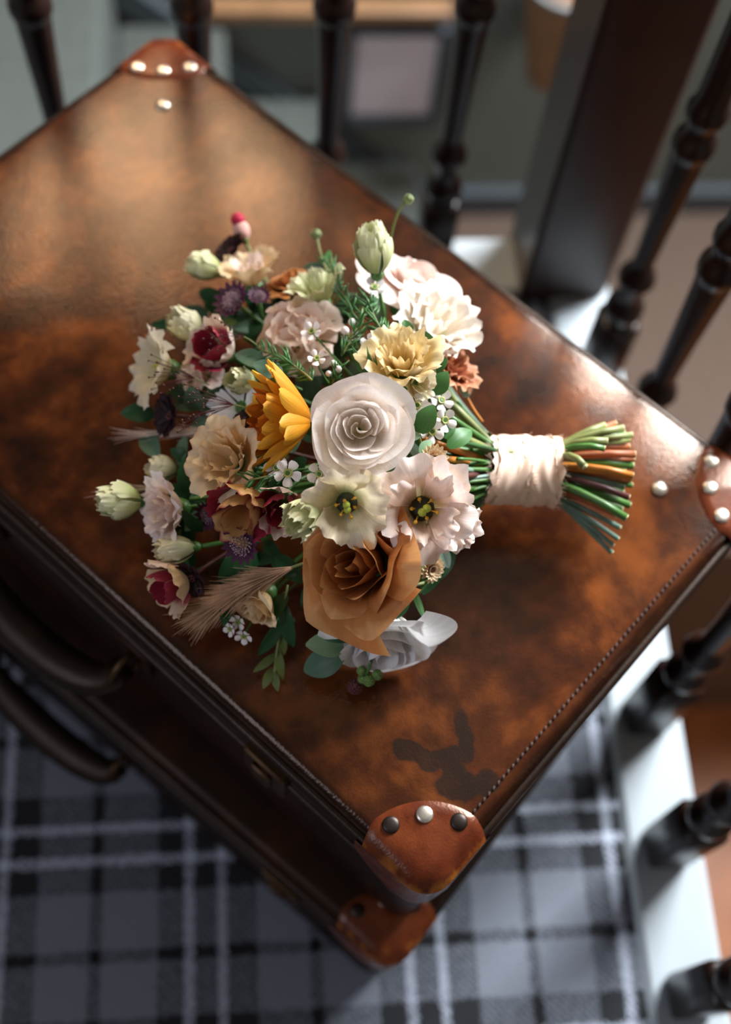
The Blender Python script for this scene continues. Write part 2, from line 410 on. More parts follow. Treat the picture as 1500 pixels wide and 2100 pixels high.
struct(MB().box(-1.6, 2.5, -1.6, 1.0, -2.4, -2.3).build('hall_floor', M['hall_wood'], smooth=False))
# straight flight rising to the left along the stair wall
SL = (-1.09 + 0.50) / (0.38 + 0.24)
st = tag(empty('stair_flight', (0.40, 1.4, -1.12)), 'grey carpeted flight of stairs climbing left along the stair wall', 'stairs')
for i in range(8):
    x1 = 0.36 - i * 0.205
    t = MB().bbox(x1 - 0.40 - .205, x1 - .40, 1.03 - 1.4, 1.875 - 1.4, 0.0, (i + 1) * 0.195, 0.008).build('stair_step', M['stair_carpet'], st); sharp(t)
# skirting: a raking piece along the stairs and a level piece above the half landing
sk = MB()
def slab(x0, z0, x1, z1, hgt, y0=1.875, y1=1.90):
    vs = [(x, y, z) for y in (y0, y1) for (x, z) in ((x0, z0), (x1, z1), (x1, z1 + hgt), (x0, z0 + hgt))]
    sk.add(vs, [(0, 1, 2, 3), (7, 6, 5, 4), (3, 2, 6, 7), (0, 4, 5, 1), (0, 3, 7, 4), (1, 5, 6, 2)])
slab(-1.2, 0.40, 0.40, -1.115, 0.075)
slab(0.40, -1.12, 2.5, -1.12, 0.075)
struct(sk.build('baseboard_back', M['skirting'], smooth=False))
# picture, ledge and wicker vessel on the stair wall
pf = tag(empty('picture_frame', (0.287, 1.90, -0.68)), 'slate grey picture frame with pale lilac print on stair wall', 'picture')
fr = MB()
for a, b_, c, d in ((-.105, .105, -.135, -.113), (-.105, .105, .113, .135), (-.105, -.083, -.113, .113), (.083, .105, -.113, .113)):
    fr.bbox(a, b_, -.028, 0, c, d, 0.004)
sharp(fr.build('frame', M['frame_slate'], pf))
MB().box(-.085, .085, -.014, -.004, -.115, .115).build('print', M['print_paper'], pf, smooth=False)
lg = MB(); lg.bbox(-0.10, 0.385, 1.86, 1.90, -0.520, -0.49, 0.005)
tag(sharp(lg.build('wall_shelf', M['ledge_wood'])), 'pale orange wooden shelf edge above the framed print', 'shelf')
vs_ = tag(empty('wicker_vessel', (0.575, 1.80, -0.60)), 'tan tapered wicker vessel fixed to stair wall right of picture', 'basket')
MB().lathe([(0.036, 0.0), (0.042, 0.01), (0.056, 0.08), (0.072, 0.18), (0.082, 0.25)], n=24).build('body', M['tan_wicker'], vs_)
rimv = MB(); rimv.tube([(0.082*math.cos(a), 0.082*math.sin(a), 0.25) for a in [2*PI*k/24 for k in range(25)]], 0.006)
rimv.build('rim', M['white_paint'], vs_)
MB().box(-.02, .02, .05, .10, .10, .16).build('bracket', M['tan_wicker'], vs_, smooth=False)

# ------------------------------------------------------------------ balustrade
bal = tag(empty('balustrade', (0.382, 0.915, 0.006)), 'dark turned-oak balustrade with corner newel round the landing', 'balustrade')
def baluster_mesh():
    b = MB()
    b.bbox(-.0205, .0205, -.0205, .0205, 0, 0.132, 0.004)
    prof = [(.013, .128), (.0155, .134), (.0205, .142), (.0215, .150), (.0205, .158), (.0150, .164), (.0135, .172), (.0140, .190), (.0185, .197), (.0205, .204), (.0185, .212), (.0120, .222),
            (.0112, .232), (.0128, .29), (.0152, .35), (.0170, .388), (.0172, .394), (.0200, .399), (.0205, .406), (.0195, .413), (.0150, .420), (.0145, .432), (.0190, .440), (.0195, .448), (.0160, .456),
            (.0150, .47), (.0145, .56), (.0130, .65), (.0120, .70), (.0170, .712), (.0180, .72), (.0140, .73), (.0190, .745), (.014, .752)]
    b.lathe(prof, n=18)
    b.bbox(-.0205, .0205, -.0205, .0205, 0.748, 0.90, 0.004)
    return b
b0 = baluster_mesh().build('baluster', M['oak_dark'], bal); sharp(b0, 50)
o = bal.location
spots = [(-.460, .915), (-.329, .915), (-.199, .915), (-.054, .915), (.077, .915), (.208, .915)] + [(.389, y) for y in (.752, .618, .482, .346, .2115, .073, -.065, -.2)]
for i, (x, y) in enumerate(spots):
    c = b0 if i == 0 else b0.copy()
    if i: COL.objects.link(c); c.parent = bal
    c.location = (x - o.x, y - o.y, 0)
nw = MB(); nw.bbox(.315 - o.x, .420 - o.x, .868 - o.y, .972 - o.y, -0.12, 1.02, 0.006)
sharp(nw.build('newel_post', M['newel_oak'], bal))
cp = MB(); cp.bbox(.305 - o.x, .430 - o.x, .858 - o.y, .982 - o.y, 1.02, 1.05, 0.01)
sharp(cp.build('newel_cap', M['newel_oak'], bal))
for nm, bx in (('handrail', (.360 - o.x, .418 - o.x, -1.5 - o.y, .868 - o.y, .895, .94)), ('handrail', (-1.5 - o.x, .315 - o.x, .886 - o.y, .944 - o.y, .895, .94))):
    hb = MB(); hb.bbox(*bx, 0.012); sharp(hb.build(nm, M['oak_dark'], bal))

# ------------------------------------------------------------------ suitcases
def rrect(hx, hy, rc, n=8, inset=0.0):
    hx -= inset; hy -= inset; rc = max(rc - inset, 0.002)
    pts = []
    for (cx, cy, a0) in ((hx - rc, hy - rc, 0), (-hx + rc, hy - rc, 90), (-hx + rc, -hy + rc, 180), (hx - rc, -hy + rc, 270)):
        for k in range(n + 1):
            a = math.radians(a0 + 90 * k / n)
            pts.append((cx + rc * math.cos(a), cy + rc * math.sin(a)))
    return pts
def make_case(name, label, c, rz, W, L, z0, h, top_mat, stitch_rows=True, hy0=0.04, hb=0.036):
    root = tag(empty(name, (c[0], c[1], z0), rz), label, 'suitcase', 'stacked leather suitcases')
    hx, hy, rc, fil = W / 2, L / 2, 0.022, 0.010
    split = h * 0.66
    dome = 0.006
    def ztop(d):
        if d < fil: return h - dome - fil + math.sqrt(max(0, fil*fil - (fil - d)**2))
        return h - dome + dome * (1 - math.exp(-(d - fil) / 0.05))
    def inset(x, y):
        qx, qy = abs(x) - (hx - rc), abs(y) - (hy - rc)
        if qx > 0 and qy > 0: return rc - math.hypot(qx, qy)
        return rc - max(qx, qy)
    # lower half
    b = MB()
    rows = []
    for d, z in ((0.03, 0.0), (0.010, 0.0), (0.005, 0.003), (0.003, 0.009), (0.003, split - 0.004), (0.007, split), (0.03, split)):
        rows.append([(x, y, z) for x, y in rrect(hx, hy, rc, 8, d)])
    b.grid(rows, closed=True); n = len(rows[0]); b.f.append(tuple(reversed(range(n))))
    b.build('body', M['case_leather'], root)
    # lid
    b = MB(); rows = []
    for d, z in ((0.03, split + .001), (0.004, split + .001), (0.001, split + 0.004), (0.0, split + 0.010), (0.0, h - dome - fil)):
        rows.append([(x, y, z) for x, y in rrect(hx, hy, rc, 8, d)])
    for k in range(1, 7):
        d = fil * (1 - math.cos(PI / 2 * k / 6)); rows.append([(x, y, ztop(d)) for x, y in rrect(hx, hy, rc, 8, d)])
    for d in (0.02, 0.04, 0.07, 0.11, 0.15, hx - 0.006):
        rows.append([(x, y, ztop(d)) for x, y in rrect(hx, hy, rc, 8, d)])
    luv = []
    for r in rows:
        for (x, y, z) in r: luv.append((0.5, max(0.0, 1 - max(0.0, inset(x, y)) / 0.04)))
    b.grid(rows, luv, closed=True); n = len(rows[0]); b.f.append(tuple((len(rows) - 1) * n + k for k in range(n)))
    lid = b.build('lid', top_mat, root)
    # black welt round the rim of the lid and along the joint
    w = MB(); loop = [(x, y, h - dome - fil - 0.002) for x, y in rrect(hx, hy, rc, 8, -0.001)]; loop.append(loop[0])
    w.tube(loop, 0.0042, n=8, cap=False); w.build('rim_piping', M['rim_leather'], root)
    w = MB(); loop = [(x, y, split) for x, y in rrect(hx, hy, rc, 8, 0.001)]; loop.append(loop[0])
    w.tube(loop, 0.0036, n=8, cap=False); w.build('joint_piping', M['rim_leather'], root)
    # stitching along the long and short edges
    if stitch_rows:
        s_ = MB()
        pth = rrect(hx, hy, rc, 8, 0.0125); pth.append(pth[0])
        acc = 0.0
        for (xa, ya), (xb, yb) in zip(pth[:-1], pth[1:]):
            if (ya + yb) / 2 > -hy + 0.013: continue
            dl = math.hypot(xb - xa, yb - ya); k = max(1, round(dl / 0.0052))
            ang = math.atan2(yb - ya, xb - xa)
            for i in range(k):
                t = (i + .5) / k; x, y = xa + (xb - xa) * t, ya + (yb - ya) * t
                ca, sa = math.cos(ang + 0.35), math.sin(ang + 0.35); z = ztop(inset(x, y))
                L_, w_, h_ = 0.0018, 0.0007, 0.0008
                vs = []
                for zz in (-0.0005, h_):
                    for (p, q) in ((-L_, -w_), (L_, -w_), (L_, w_), (-L_, w_)):
                        vs.append((x + ca*p - sa*q, y + sa*p + ca*q, z + zz))
                s_.add(vs, [(4, 5, 6, 7), (0, 1, 5, 4), (1, 2, 6, 5), (2, 3, 7, 6), (3, 0, 4, 7)])
        tag(s_.build('stitching', M['thread'], root), kind='stuff')
    # corner patches that wrap over the rim
    Rp = 0.060
    for (sx, sy) in ((1, 1), (-1, 1), (-1, -1), (1, -1)):
        K = Vector((sx * hx, sy * hy))
        p = MB(); rows = []; uvs = []
        NA, NR = 22, 12
        bound = []
        for i in range(NA + 1):
            a = PI / 2 * i / NA
            dx, dy = math.cos(a), math.sin(a)
            lo = 0.0
            # where the ray from the corner point enters the rounded outline
            for kk in range(400):
                rr = Rp * kk / 400
                if inset(K.x - sx * dx * rr, K.y - sy * dy * rr) >= -1e-5: lo = rr; break
            row = []
            if i in (0, NA): lo = rc
            for j in range(NR + 1):
                r = lo + (Rp - lo) * j / NR
                x, y = K.x - sx * dx * r, K.y - sy * dy * r
                d = max(0, inset(x, y))
                thick = 0.0022 if j < NR else 0.0002
                nrm = 1 if d >= fil else d / fil
                ox = (1 - nrm) * 0.0085
                row.append((x + sx * ox * (0.7 if d < fil else 0), y + sy * ox * (0.7 if d < fil else 0), ztop(d) + thick * (0.35 + 0.65 * nrm)))
                uvs.append((0.5, max(0.0, 0.72 - d / 0.022)))
            rows.append(row)
        if sx * sy > 0: rows = rows
        p.grid(rows, uvs)
        # skirt down the side
        side = []
        A = K.x - sx * Rp; 
        pts = [(K.x, K.y - sy * Rp + (Rp - rc) * sy * k / 5) for k in range(5)]
        for k in range(9):
            a = PI / 2 * k / 8
            pts.append((K.x - sx * (rc - rc * math.cos(a)), K.y - sy * (rc - rc * math.sin(a))))
        pts += [(K.x - sx * (rc + (Rp - rc) * (k + 1) / 5), K.y) for k in range(5)]
        srow = []; suv = []
        nP = len(pts)
        for zi in range(7):
            t = zi / 6
            r_ = []
            for q, (x, y) in enumerate(pts):
                e = abs(q / (nP - 1) - 0.5) * 2
                drop = (h - split - 0.012) * math.sqrt(max(0.0, 1 - e * e * 0.92))
                z = ztop(0) + 0.001 - drop * t
                nx = 1 if (q <= 5) else 0; ny = 1 if q >= nP - 6 else 0
                if 5 < q < nP - 6: nx = ny = 0.7
                r_.append((x + sx * 0.0060 * nx, y + sy * 0.0060 * ny, z)); suv.append((0.5, 0.72 - 0.8 * t if t < .5 else 0.1 + .45 * t))
            srow.append(r_)
        p.grid(srow, suv)
        cpch = p.build('corner_patch', M['patch_leather'], root)
        for k, (ad, metal) in enumerate(((18, 'hollow_dark'), (45, 'nickel'), (72, 'hollow_dark'))):
            if (sx, sy) != (-1, -1): metal = 'nickel'
            a = math.radians(ad); rr = Rp - 0.0095
            x, y = K.x - sx * math.cos(a) * rr, K.y - sy * math.sin(a) * rr
            z = ztop(inset(x, y)) + 0.002
            MB().lathe([(.0058, z - .001), (.0060, z + .0006), (.0052, z + .0014), (.0030, z + .0019), (.0006, z + .0021)], (x, y), 16).build('rivet', M[metal], cpch)
        # stud on the lid beyond the patch
        if (sx, sy) != (-1, -1):
            a = PI / 4; rr = Rp + 0.030
            x, y = K.x - sx * math.cos(a) * rr, K.y - sy * math.sin(a) * rr; z = ztop(inset(x, y))
            MB().lathe([(.0062, z - .001), (.0064, z + .0008), (.0055, z + .002), (.0030, z + .0030), (.0006, z + .0033)], (x, y), 16).build('stud', M['nickel'], root)
    # handle on the front face (local -x), two metal loops and two locks
    hz = split - 0.022
    pts = []
    for k in range(17):
        t = k / 16; y = hy0 + 0.082 * math.cos(PI * t); x = -hx - 0.010 - hb * math.sin(PI * t) ** 0.6
        pts.append((x, y, hz - 0.012 - 0.012 * math.sin(PI * t)))
    hd = MB(); hd.tube(pts, [0.009 + 0.006 * math.sin(PI * k / 16) for k in range(17)], n=12, flat=(0.75, 1.15))
    hnd = hd.build('handle', M['rim_leather'], root)
    for s in (-1, 1):
        rg = MB(); rg.tube([(-hx - 0.012 + 0.016 * math.cos(a), hy0 + s * 0.085, hz - 0.006 + 0.016 * math.sin(a)) for a in [2*PI*k/20 for k in range(21)]], 0.0028, n=7, cap=False)
        rg.build('ring', M['brass_dark'], hnd)
        bk = MB(); bk.bbox(-hx - 0.004, -hx + 0.006, hy0 + s * 0.085 - .016, hy0 + s * 0.085 + .016, hz - .022, hz + .018, .002)
        sharp(bk.build('handle_plate', M['case_leather'], root))
        lk = MB(); lk.bbox(-hx - 0.006, -hx + 0.006, s * 0.185 - .02, s * 0.185 + .02, split - .026, split + .022, .002)
        lo = sharp(lk.build('lock', M['brass_dark'], root))
        lk = MB(); lk.bbox(-hx - 0.010, -hx - 0.004, s * 0.185 - .009, s * 0.185 + .009, split - .016, split + .014, .002)
        sharp(lk.build('hasp', M['brass_dark'], lo))
    return root
A2 = math.radians(47.5)
W2, L2 = 0.455, 0.60
c2 = (0.092 + W2/2*math.cos(A2) + L2/2*math.cos(A2 + PI/2), 0.097 + W2/2*math.sin(A2) + L2/2*math.sin(A2 + PI/2))
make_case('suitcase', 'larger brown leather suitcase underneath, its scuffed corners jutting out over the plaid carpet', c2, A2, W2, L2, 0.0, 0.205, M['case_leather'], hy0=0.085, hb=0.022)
CASE_C = (0.0118, 0.5005); CASE_A = math.radians(44.9)
make_case('suitcase', 'worn brown leather suitcase on top, carrying the bouquet', CASE_C, CASE_A, 0.408, 0.664, 0.2085, LID_Z - 0.2085, M['lid_leather'])

# ------------------------------------------------------------------ bouquet
M['rose_white'] = petal_mat('ivory_rose_petal', [(0, '#eadfb8'), (0.35, '#f8ebdb'), (1, '#fbf3ee')], transl=0.3, vein=.05)
M['rose_blush'] = petal_mat('blush_rose_petal', [(0, '#efdcb8'), (0.4, '#f6d6c6'), (1, '#fbece6')], transl=0.28, vein=.06)
M['rose_caramel'] = petal_mat('caramel_rose_petal', [(0, '#7c3713'), (0.5, '#b0642d'), (1, '#cd884d')], edge='#dca066', edge_w=0.05, transl=0.18)
M['rose_shade'] = petal_mat('cold_white_rose_petal', [(0, '#d9dcc0'), (0.4, '#eeecea'), (1, '#f4f3f3')], transl=0.25)
M['lis_cream'] = petal_mat('cream_lisianthus_petal', [(0, '#b9c07a'), (0.3, '#e6d9ac'), (1, '#f1e2c6')], edge='#f6ead6', edge_w=0.06, transl=0.28)
M['lis_yellow'] = petal_mat('butter_lisianthus_petal', [(0, '#c9bd62'), (0.3, '#edd08b'), (1, '#f4dfab')], edge='#f7e9c6', edge_w=0.06, transl=0.28)
M['lis_peach'] = petal_mat('peach_lisianthus_petal', [(0, '#cdbb76'), (0.3, '#eccb98'), (1, '#f3dab2')], edge='#e8bb8c', edge_w=0.05, transl=0.28)
M['lis_pink'] = petal_mat('shell_pink_lisianthus_petal', [(0, '#d3c080'), (0.35, '#f3d9c6'), (1, '#fae8df')], edge='#fdf3ee', edge_w=0.06, transl=0.3)
M['lis_white'] = petal_mat('white_lisianthus_petal', [(0, '#cfcf92'), (0.3, '#f0e4d2'), (1, '#f5ece2')], edge='#fbf3ea', edge_w=0.06, transl=0.28)
M['bud_green'] = petal_mat('green_bud_petal', [(0, '#8fa65a'), (0.35, '#c3cb8a'), (1, '#f0efc6')], edge='#f6f4d6', edge_w=0.06, transl=0.24)
M['bud_pale'] = petal_mat('pale_bud_petal', [(0, '#a9b377'), (0.4, '#d8d8a8'), (1, '#ece4c4')], edge='#eee8cc', edge_w=0.06, transl=0.24)
M['carn_blush'] = petal_mat('blush_hydrangea_petal', [(0, '#e2b598'), (0.5, '#f2d2bd'), (1, '#f8e4d6')], transl=0.3)
M['rust'] = petal_mat('rust_carnation_petal', [(0, '#6e2a1c'), (0.5, '#a2523a'), (1, '#c08460')], edge='#d0a27c', edge_w=0.05, transl=0.15)
M['burg_cream'] = petal_mat('burgundy_splashed_petal', [(0, '#7c2030'), (0.4, '#a8394a'), (0.62, '#e0bfa0'), (1, '#ecd3b8')], transl=0.2)
M['burgundy'] = petal_mat('burgundy_petal', [(0, '#5a1420'), (0.6, '#8a1f33'), (1, '#a23046')], edge='#c07a68', edge_w=0.03, transl=0.15)
M['burg_gold'] = petal_mat('amber_burgundy_petal', [(0, '#7a2430'), (0.45, '#c58e4e'), (1, '#dcb27c')], edge='#9c3a44', edge_w=0.08, transl=0.2)
M['chocolate'] = petal_mat('chocolate_cosmos_petal', [(0, '#12050a'), (1, '#2a0c12')], transl=0.05, rough=0.6)
M['astrantia'] = petal_mat('astrantia_bract', [(0, '#7a5a68'), (0.5, '#4d2440'), (1, '#5a2a48')], transl=0.12)
M['astrantia_pin'] = simple('astrantia_pins', '#a98c96', 0.7, vary=0.45, scale=260)
M['mum_yellow'] = petal_mat('golden_mum_petal', [(0, '#b8640e'), (0.35, '#e2921a'), (1, '#f0b23a')], transl=0.2, vein=0.22)
M['mum_red'] = petal_mat('fiery_mum_petal', [(0, '#7a1f08'), (0.5, '#b0420c'), (1, '#d8791a')], transl=0.2, vein=0.2)
M['pompon'] = petal_mat('small_mum_petal', [(0, '#6a1a14'), (0.35, '#a8573a'), (0.6, '#e4c096'), (1, '#f0dcb8')], transl=0.2)
M['wax'] = petal_mat('wax_flower_petal', [(0, '#d9d3a6'), (0.3, '#f1e8e4'), (1, '#f6f0f0')], transl=0.2, vein=0.04)
M['wax_cup'] = simple('wax_flower_cup', '#a9ab5a', 0.4, vary=0.2, scale=400)
M['gomph_pink'] = simple('gomphrena_tip', '#b3123f', 0.7, vary=0.3, scale=350, bump=0.4)
M['gomph_pale'] = simple('gomphrena_foot', '#d8a79c', 0.8, vary=0.3, scale=350, bump=0.4)
M['stem'] = simple('green_stem', '#446f2e', 0.42, vary=0.25, scale=60)
M['stem_dark'] = simple('dark_green_stem', '#24501f', 0.42, vary=0.25, scale=60)
M['stem_olive'] = simple('olive_stem', '#6f7640', 0.5, vary=0.25, scale=60)
M['stem_brown'] = simple('brown_woody_stem', '#8a4a24', 0.55, vary=0.3, scale=60)
M['stem_amber'] = simple('amber_stem', '#b86f20', 0.45, vary=0.25, scale=60)
M['stem_maroon'] = simple('maroon_stem', '#4a1f1a', 0.45, vary=0.3, scale=60)
M['stem_sage'] = simple('sage_stem', '#647f70', 0.45, vary=0.25, scale=60)
M['cut'] = simple('cut_stem_end', '#c2b98a', 0.7, vary=0.2, scale=200)
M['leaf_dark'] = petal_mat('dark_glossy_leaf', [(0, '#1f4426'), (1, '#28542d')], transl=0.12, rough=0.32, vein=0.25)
M['leaf_mid'] = petal_mat('mid_green_leaf', [(0, '#3d6b32'), (1, '#54834a')], transl=0.2, rough=0.38, vein=0.2)
M['leaf_light'] = petal_mat('light_euc_leaf', [(0, '#7ea37c'), (1, '#96b690')], transl=0.2, rough=0.4, vein=0.12)
M['leaf_teal'] = petal_mat('teal_euc_leaf', [(0, '#86a596'), (1, '#a7c2b6')], transl=0.2, rough=0.45, vein=0.1)
M['leaf_grey'] = petal_mat('grey_green_leaf', [(0, '#4c6a52'), (1, '#5f8068')], transl=0.2, rough=0.45, vein=0.15)
M['leaf_olive'] = petal_mat('olive_ruscus_leaf', [(0, '#4b5a28'), (1, '#6c7a3c')], transl=0.2, rough=0.4, vein=0.15)
M['needle'] = simple('needle_green', '#3b6b35', 0.4, vary=0.3, scale=120)
M['pod'] = simple('scabious_pod', '#7d8c5c', 0.75, vary=0.4, scale=350, bump=0.5)
M['berry'] = simple('green_berry', '#6f8f4a', 0.6, vary=0.4, scale=500, bump=0.6)
M['berry_wine'] = simple('wine_berry', '#5a2a2c', 0.55, vary=0.5, scale=500, bump=0.6)
M['plume'] = simple('dry_grass_plume', '#c79f7c', 0.8, vary=0.3, scale=60)
M['plume_pale'] = simple('pale_grass_plume', '#d8bfae', 0.8, vary=0.2, scale=60)
M['ribbon'] = simple('raw_silk_ribbon', '#e0c3af', 0.7, vary=0.07, scale=40)
M['stamen'] = simple('yellow_stamen', '#d8a021', 0.6, vary=0.3, scale=300)
M['stigma'] = simple('green_stigma', '#a9b53a', 0.5, vary=0.2, scale=300)
M['dark_eye'] = simple('dark_flower_eye', '#1d2410', 0.6, vary=0.3, scale=300)

BQ = spot(1070, 965, 0.0)
bouquet = tag(empty('bouquet', BQ), 'wedding bouquet of roses, lisianthus and mums tied with blush silk, lying on the top suitcase', 'bouquet')
HUB = spot(905, 945, 0.055)

def frame_of(n, roll):
    n = n.normalized()
    a = Vector((0, 0, 1)).cross(n)
    if a.length < 1e-3: a = Vector((1, 0, 0))
    a.normalize(); b = n.cross(a)
    m = Matrix((a, b, n)).transposed().to_4x4()
    return m @ Matrix.Rotation(roll, 4, 'Z')
def part_at(mb, name, mat, base, n, roll, label=None, stem=True, srad=0.0016, calyx=None, smat=None):
    """flower foot with its stem; the petals become its children"""
    rot = frame_of(n, roll)
    inv = rot.inverted()
    if calyx:
        mb.lathe([(calyx * .35, -calyx * 1.0), (calyx * .75, -calyx * .7), (calyx, -calyx * .1), (calyx * .9, calyx * .35), (calyx * .3, calyx * .4)], n=10)
    if stem:
        h = inv @ (HUB - base)
        c = Vector((0, 0, -min(0.06, h.length * 0.55)))
        mb.tube(bez((0, 0, -0.002), c, h, 8), srad, n=6)
    o = mb.build(name, smat or M['stem'], bouquet)
    o.matrix_basis = Matrix.Translation(base - BQ) @ rot
    if label: o['label'] = label
    return o

def cup_petal(mat, parent, r1, H, span, phi, p=0.6, close=0.0, lip=0.0, ruf=0.0, fr=0.0, rnd=0.22, r0f=0.14, spiral=0.07, point=0.0, seed=0, off=(0, 0), z0=0.0, nu=23, nv=13, kr=2.4, rp=3.5, sroll=0.0):
    """one petal: a curved panel of a bowl of radius r1 and height H, its rim rolled (lip), waved (ruf) and torn (fr)"""
    rs = random.Random(seed)
    ph1, ph2, ph3, ph4 = (rs.uniform(0, 6.3) for _ in range(4))
    rows = []; uvs = []
    jag = [rs.uniform(-1, 1) for _ in range(nu)]
    for i in range(nv):
        t = i / (nv - 1)
        row = []
        for j in range(nu):
            u = -1 + 2 * j / (nu - 1)
            au = abs(u)
            top = 1 - rnd * au ** 3.2 + point * max(0, 1 - 2.2 * au) ** 1.3 + 0.035 * math.sin(2.6 * u + ph4)
            s = t * top
            if i == nv - 1: s += fr * jag[j]
            elif i == nv - 2: s += fr * .3 * jag[j]
            s_ = max(s, 0)
            r = r1 * (r0f + (1 - r0f) * ((1 - close) * min(s_, 1.3) ** p + close * math.sin(PI * min(0.98, 0.06 + 0.74 * s_))))
            z = H * s
            if lip and t > 0.55:
                q = (t - 0.55) / 0.45
                k = lip * (1 + 0.45 * math.sin(1.9 * u + ph3))
                r += k * r1 * q * q
                z -= k * H * 0.75 * q ** 2.8
            if sroll:
                e_ = max(0.0, au - 0.45) / 0.55
                r += sroll * r1 * e_ * e_ * t ** 1.5; z -= sroll * H * .35 * e_ * e_ * t * t
            w = t ** rp
            e = math.sin(kr * PI * u + ph1) * 0.55 + math.sin(kr * 2.15 * PI * u + ph2) * 0.45
            r += ruf * r1 * w * e
            z += ruf * H * 0.5 * w * math.sin(kr * 1.5 * PI * u + ph3)
            # sides of the petal lean in over one neighbour and out over the other
            r *= 1 + spiral * u + 0.05 * (au ** 3) * math.sin(ph4)
            a = phi + span * u * (0.80 + 0.20 * min(1, s_ * 1.6))
            row.append((r * math.cos(a) + off[0] * t, r * math.sin(a) + off[1] * t, z + z0))
            uvs.append(((u + 1) / 2, min(1, max(0, s_))))
        rows.append(row)
    return MB().grid(rows, uvs).build('petal', mat, parent)

def strap(mat, parent, L, W, th, phi, r0=0.002, cup=0.25, bend=0.3, tip=2.0, z0=0.0, notch=0.0, seed=0, nu=7, nv=11, mb=None, name='petal', wav=0.0):
    rs = random.Random(seed)
    rows = []; uvs = []
    ca, sa = math.cos(phi), math.sin(phi)
    p1 = rs.uniform(0, 6)
    for i in range(nv):
        t = i / (nv - 1)
        wd = W * 0.5 * (0.30 + 0.70 * min(1, t * 2.0) ** 0.8) * (max(0.0, 1 - max(0, (t - 0.55) / 0.45) ** tip) ** 0.5 if i < nv - 1 else 0.22)
        ang = th + bend * t
        row = []
        rr = r0 + L * t * math.sin(th + bend * t * 0.5); zz = z0 + L * t * math.cos(th + bend * t * 0.5)
        for j in range(nu):
            u = -1 + 2 * j / (nu - 1)
            c = cup * wd * u * u + wav * L * math.sin(p1 + 5 * t + 2 * u) * t
            back = notch * L * (1 - abs(u)) if i == nv - 1 else 0
            lx = rr - c * math.cos(ang) - back * math.sin(ang); lz = zz + c * math.sin(ang) - back * math.cos(ang)
            ly = wd * u
            row.append((lx * ca - ly * sa, lx * sa + ly * ca, lz)); uvs.append(((u + 1) / 2, t))
        rows.append(row)
    if mb is not None:
        mb.grid(rows, uvs); return mb
    return MB().grid(rows, uvs).build(name, mat, parent)

def cup_flower(name, label, px, py, h, dpx, f, mat, layers, seed=1, calyx=0.3, hfac=0.8, foot=0.45, jit=0.03, lift=0.3, grow=1.14, **kw):
    """layers: (count, radius factor, height factor, half span, p, close, lip, ruffle, fringe)"""
    c = spot(px, py, h); R = dpx * mpp(c) / 2 * grow; n = face(*f)
    H = R * hfac
    base = c - n * (H * foot)
    rs = random.Random(seed)
    o = part_at(MB(), name, None, base, n, rs.uniform(0, 6), label, calyx=R * calyx)
    k = 0
    for li, (cnt, rf, hf, span, p, close, lip, ruf, fr) in enumerate(layers):
        off = rs.uniform(0, 6)
        for i in range(cnt):
            m = mat[min(li, len(mat) - 1)] if isinstance(mat, list) else mat
            if isinstance(m, tuple): m = m[i % len(m)]
            cup_petal(m, o, R * rf * rs.uniform(.95, 1.04), H * hf * rs.uniform(.93, 1.06), span * rs.uniform(.92, 1.08), off + 2 * PI * i / cnt + rs.uniform(-.12, .12), p=p, close=close, lip=lip * rs.uniform(.6, 1.4), ruf=ruf, fr=fr, seed=seed * 97 + k, off=(R * jit * rs.uniform(-1, 1), R * jit * rs.uniform(-1, 1)), z0=H * lift * (1 - rf) * .6, **kw)
            k += 1
    return o
# ---- roses
GARDEN = [(3, .16, .88, 1.1, .5, .3, 0, .09, 0), (4, .29, .90, 1.0, .5, .2, .03, .08, 0), (4, .42, .93, 1.0, .5, .15, .05, .07, 0), (5, .55, .96, .95, .5, .1, .06, .06, 0),
          (5, .68, .98, .9, .5, .05, .08, .05, 0), (5, .80, .96, .9, .52, 0, .10, .05, 0), (5, .92, .84, .95, .6, 0, .12, .05, 0)]
cup_flower('garden_rose', 'large ivory garden rose in the middle of the bouquet', 738, 880, .145, 212, (.06, .04, 1), M['rose_white'], GARDEN, seed=3, hfac=.62, foot=.5, jit=.08, lift=.75, kr=0.9, grow=1.0)
SPIRAL = [(2, .12, 1.0, 1.6, .5, .5, 0, .03, 0), (3, .22, 1.03, 1.3, .5, .35, .02, .04, 0), (3, .34, 1.03, 1.25, .5, .25, .06, .04, 0), (4, .48, 1.0, 1.1, .5, .1, .12, .05, 0),
          (4, .62, .93, 1.05, .52, 0, .24, .05, 0), (5, .76, .84, .95, .56, 0, .36, .06, 0)]
cup_flower('caramel_rose', 'big caramel brown rose with rolled pointed petals', 742, 1158, .098, 258, (-.50, -.02, .85), M['rose_caramel'], SPIRAL, seed=12, hfac=1.0, foot=.5, point=.16, rnd=.25, kr=1.0, sroll=.22, grow=1.03, lift=0.0)
cup_flower('blush_rose', 'blush rose lying sideways behind the cream carnation', 845, 585, .072, 185, (.35, .75, .5), M['rose_blush'], SPIRAL[1:], seed=15, hfac=.85, foot=.5, kr=1.0, lift=0.0)
cup_flower('white_rose', 'cold white rose under the caramel rose near the lid', 785, 1306, .036, 228, (.12, -.82, .48), M['rose_shade'], SPIRAL[1:], seed=21, hfac=.9, foot=.45, rnd=.12, kr=1.0, grow=1.05, lift=0.0)
cup_flower('amber_rose', 'small amber rose at the back of the bouquet', 600, 590, .05, 100, (-.2, .8, .5), M['rose_caramel'], SPIRAL[1:], seed=22, hfac=.85)
cup_flower('dusky_rose', 'dusky cream rose in shade near the lid', 535, 1235, .04, 120, (-.5, -.7, .5), M['lis_peach'], SPIRAL[1:5], seed=24, hfac=.85)
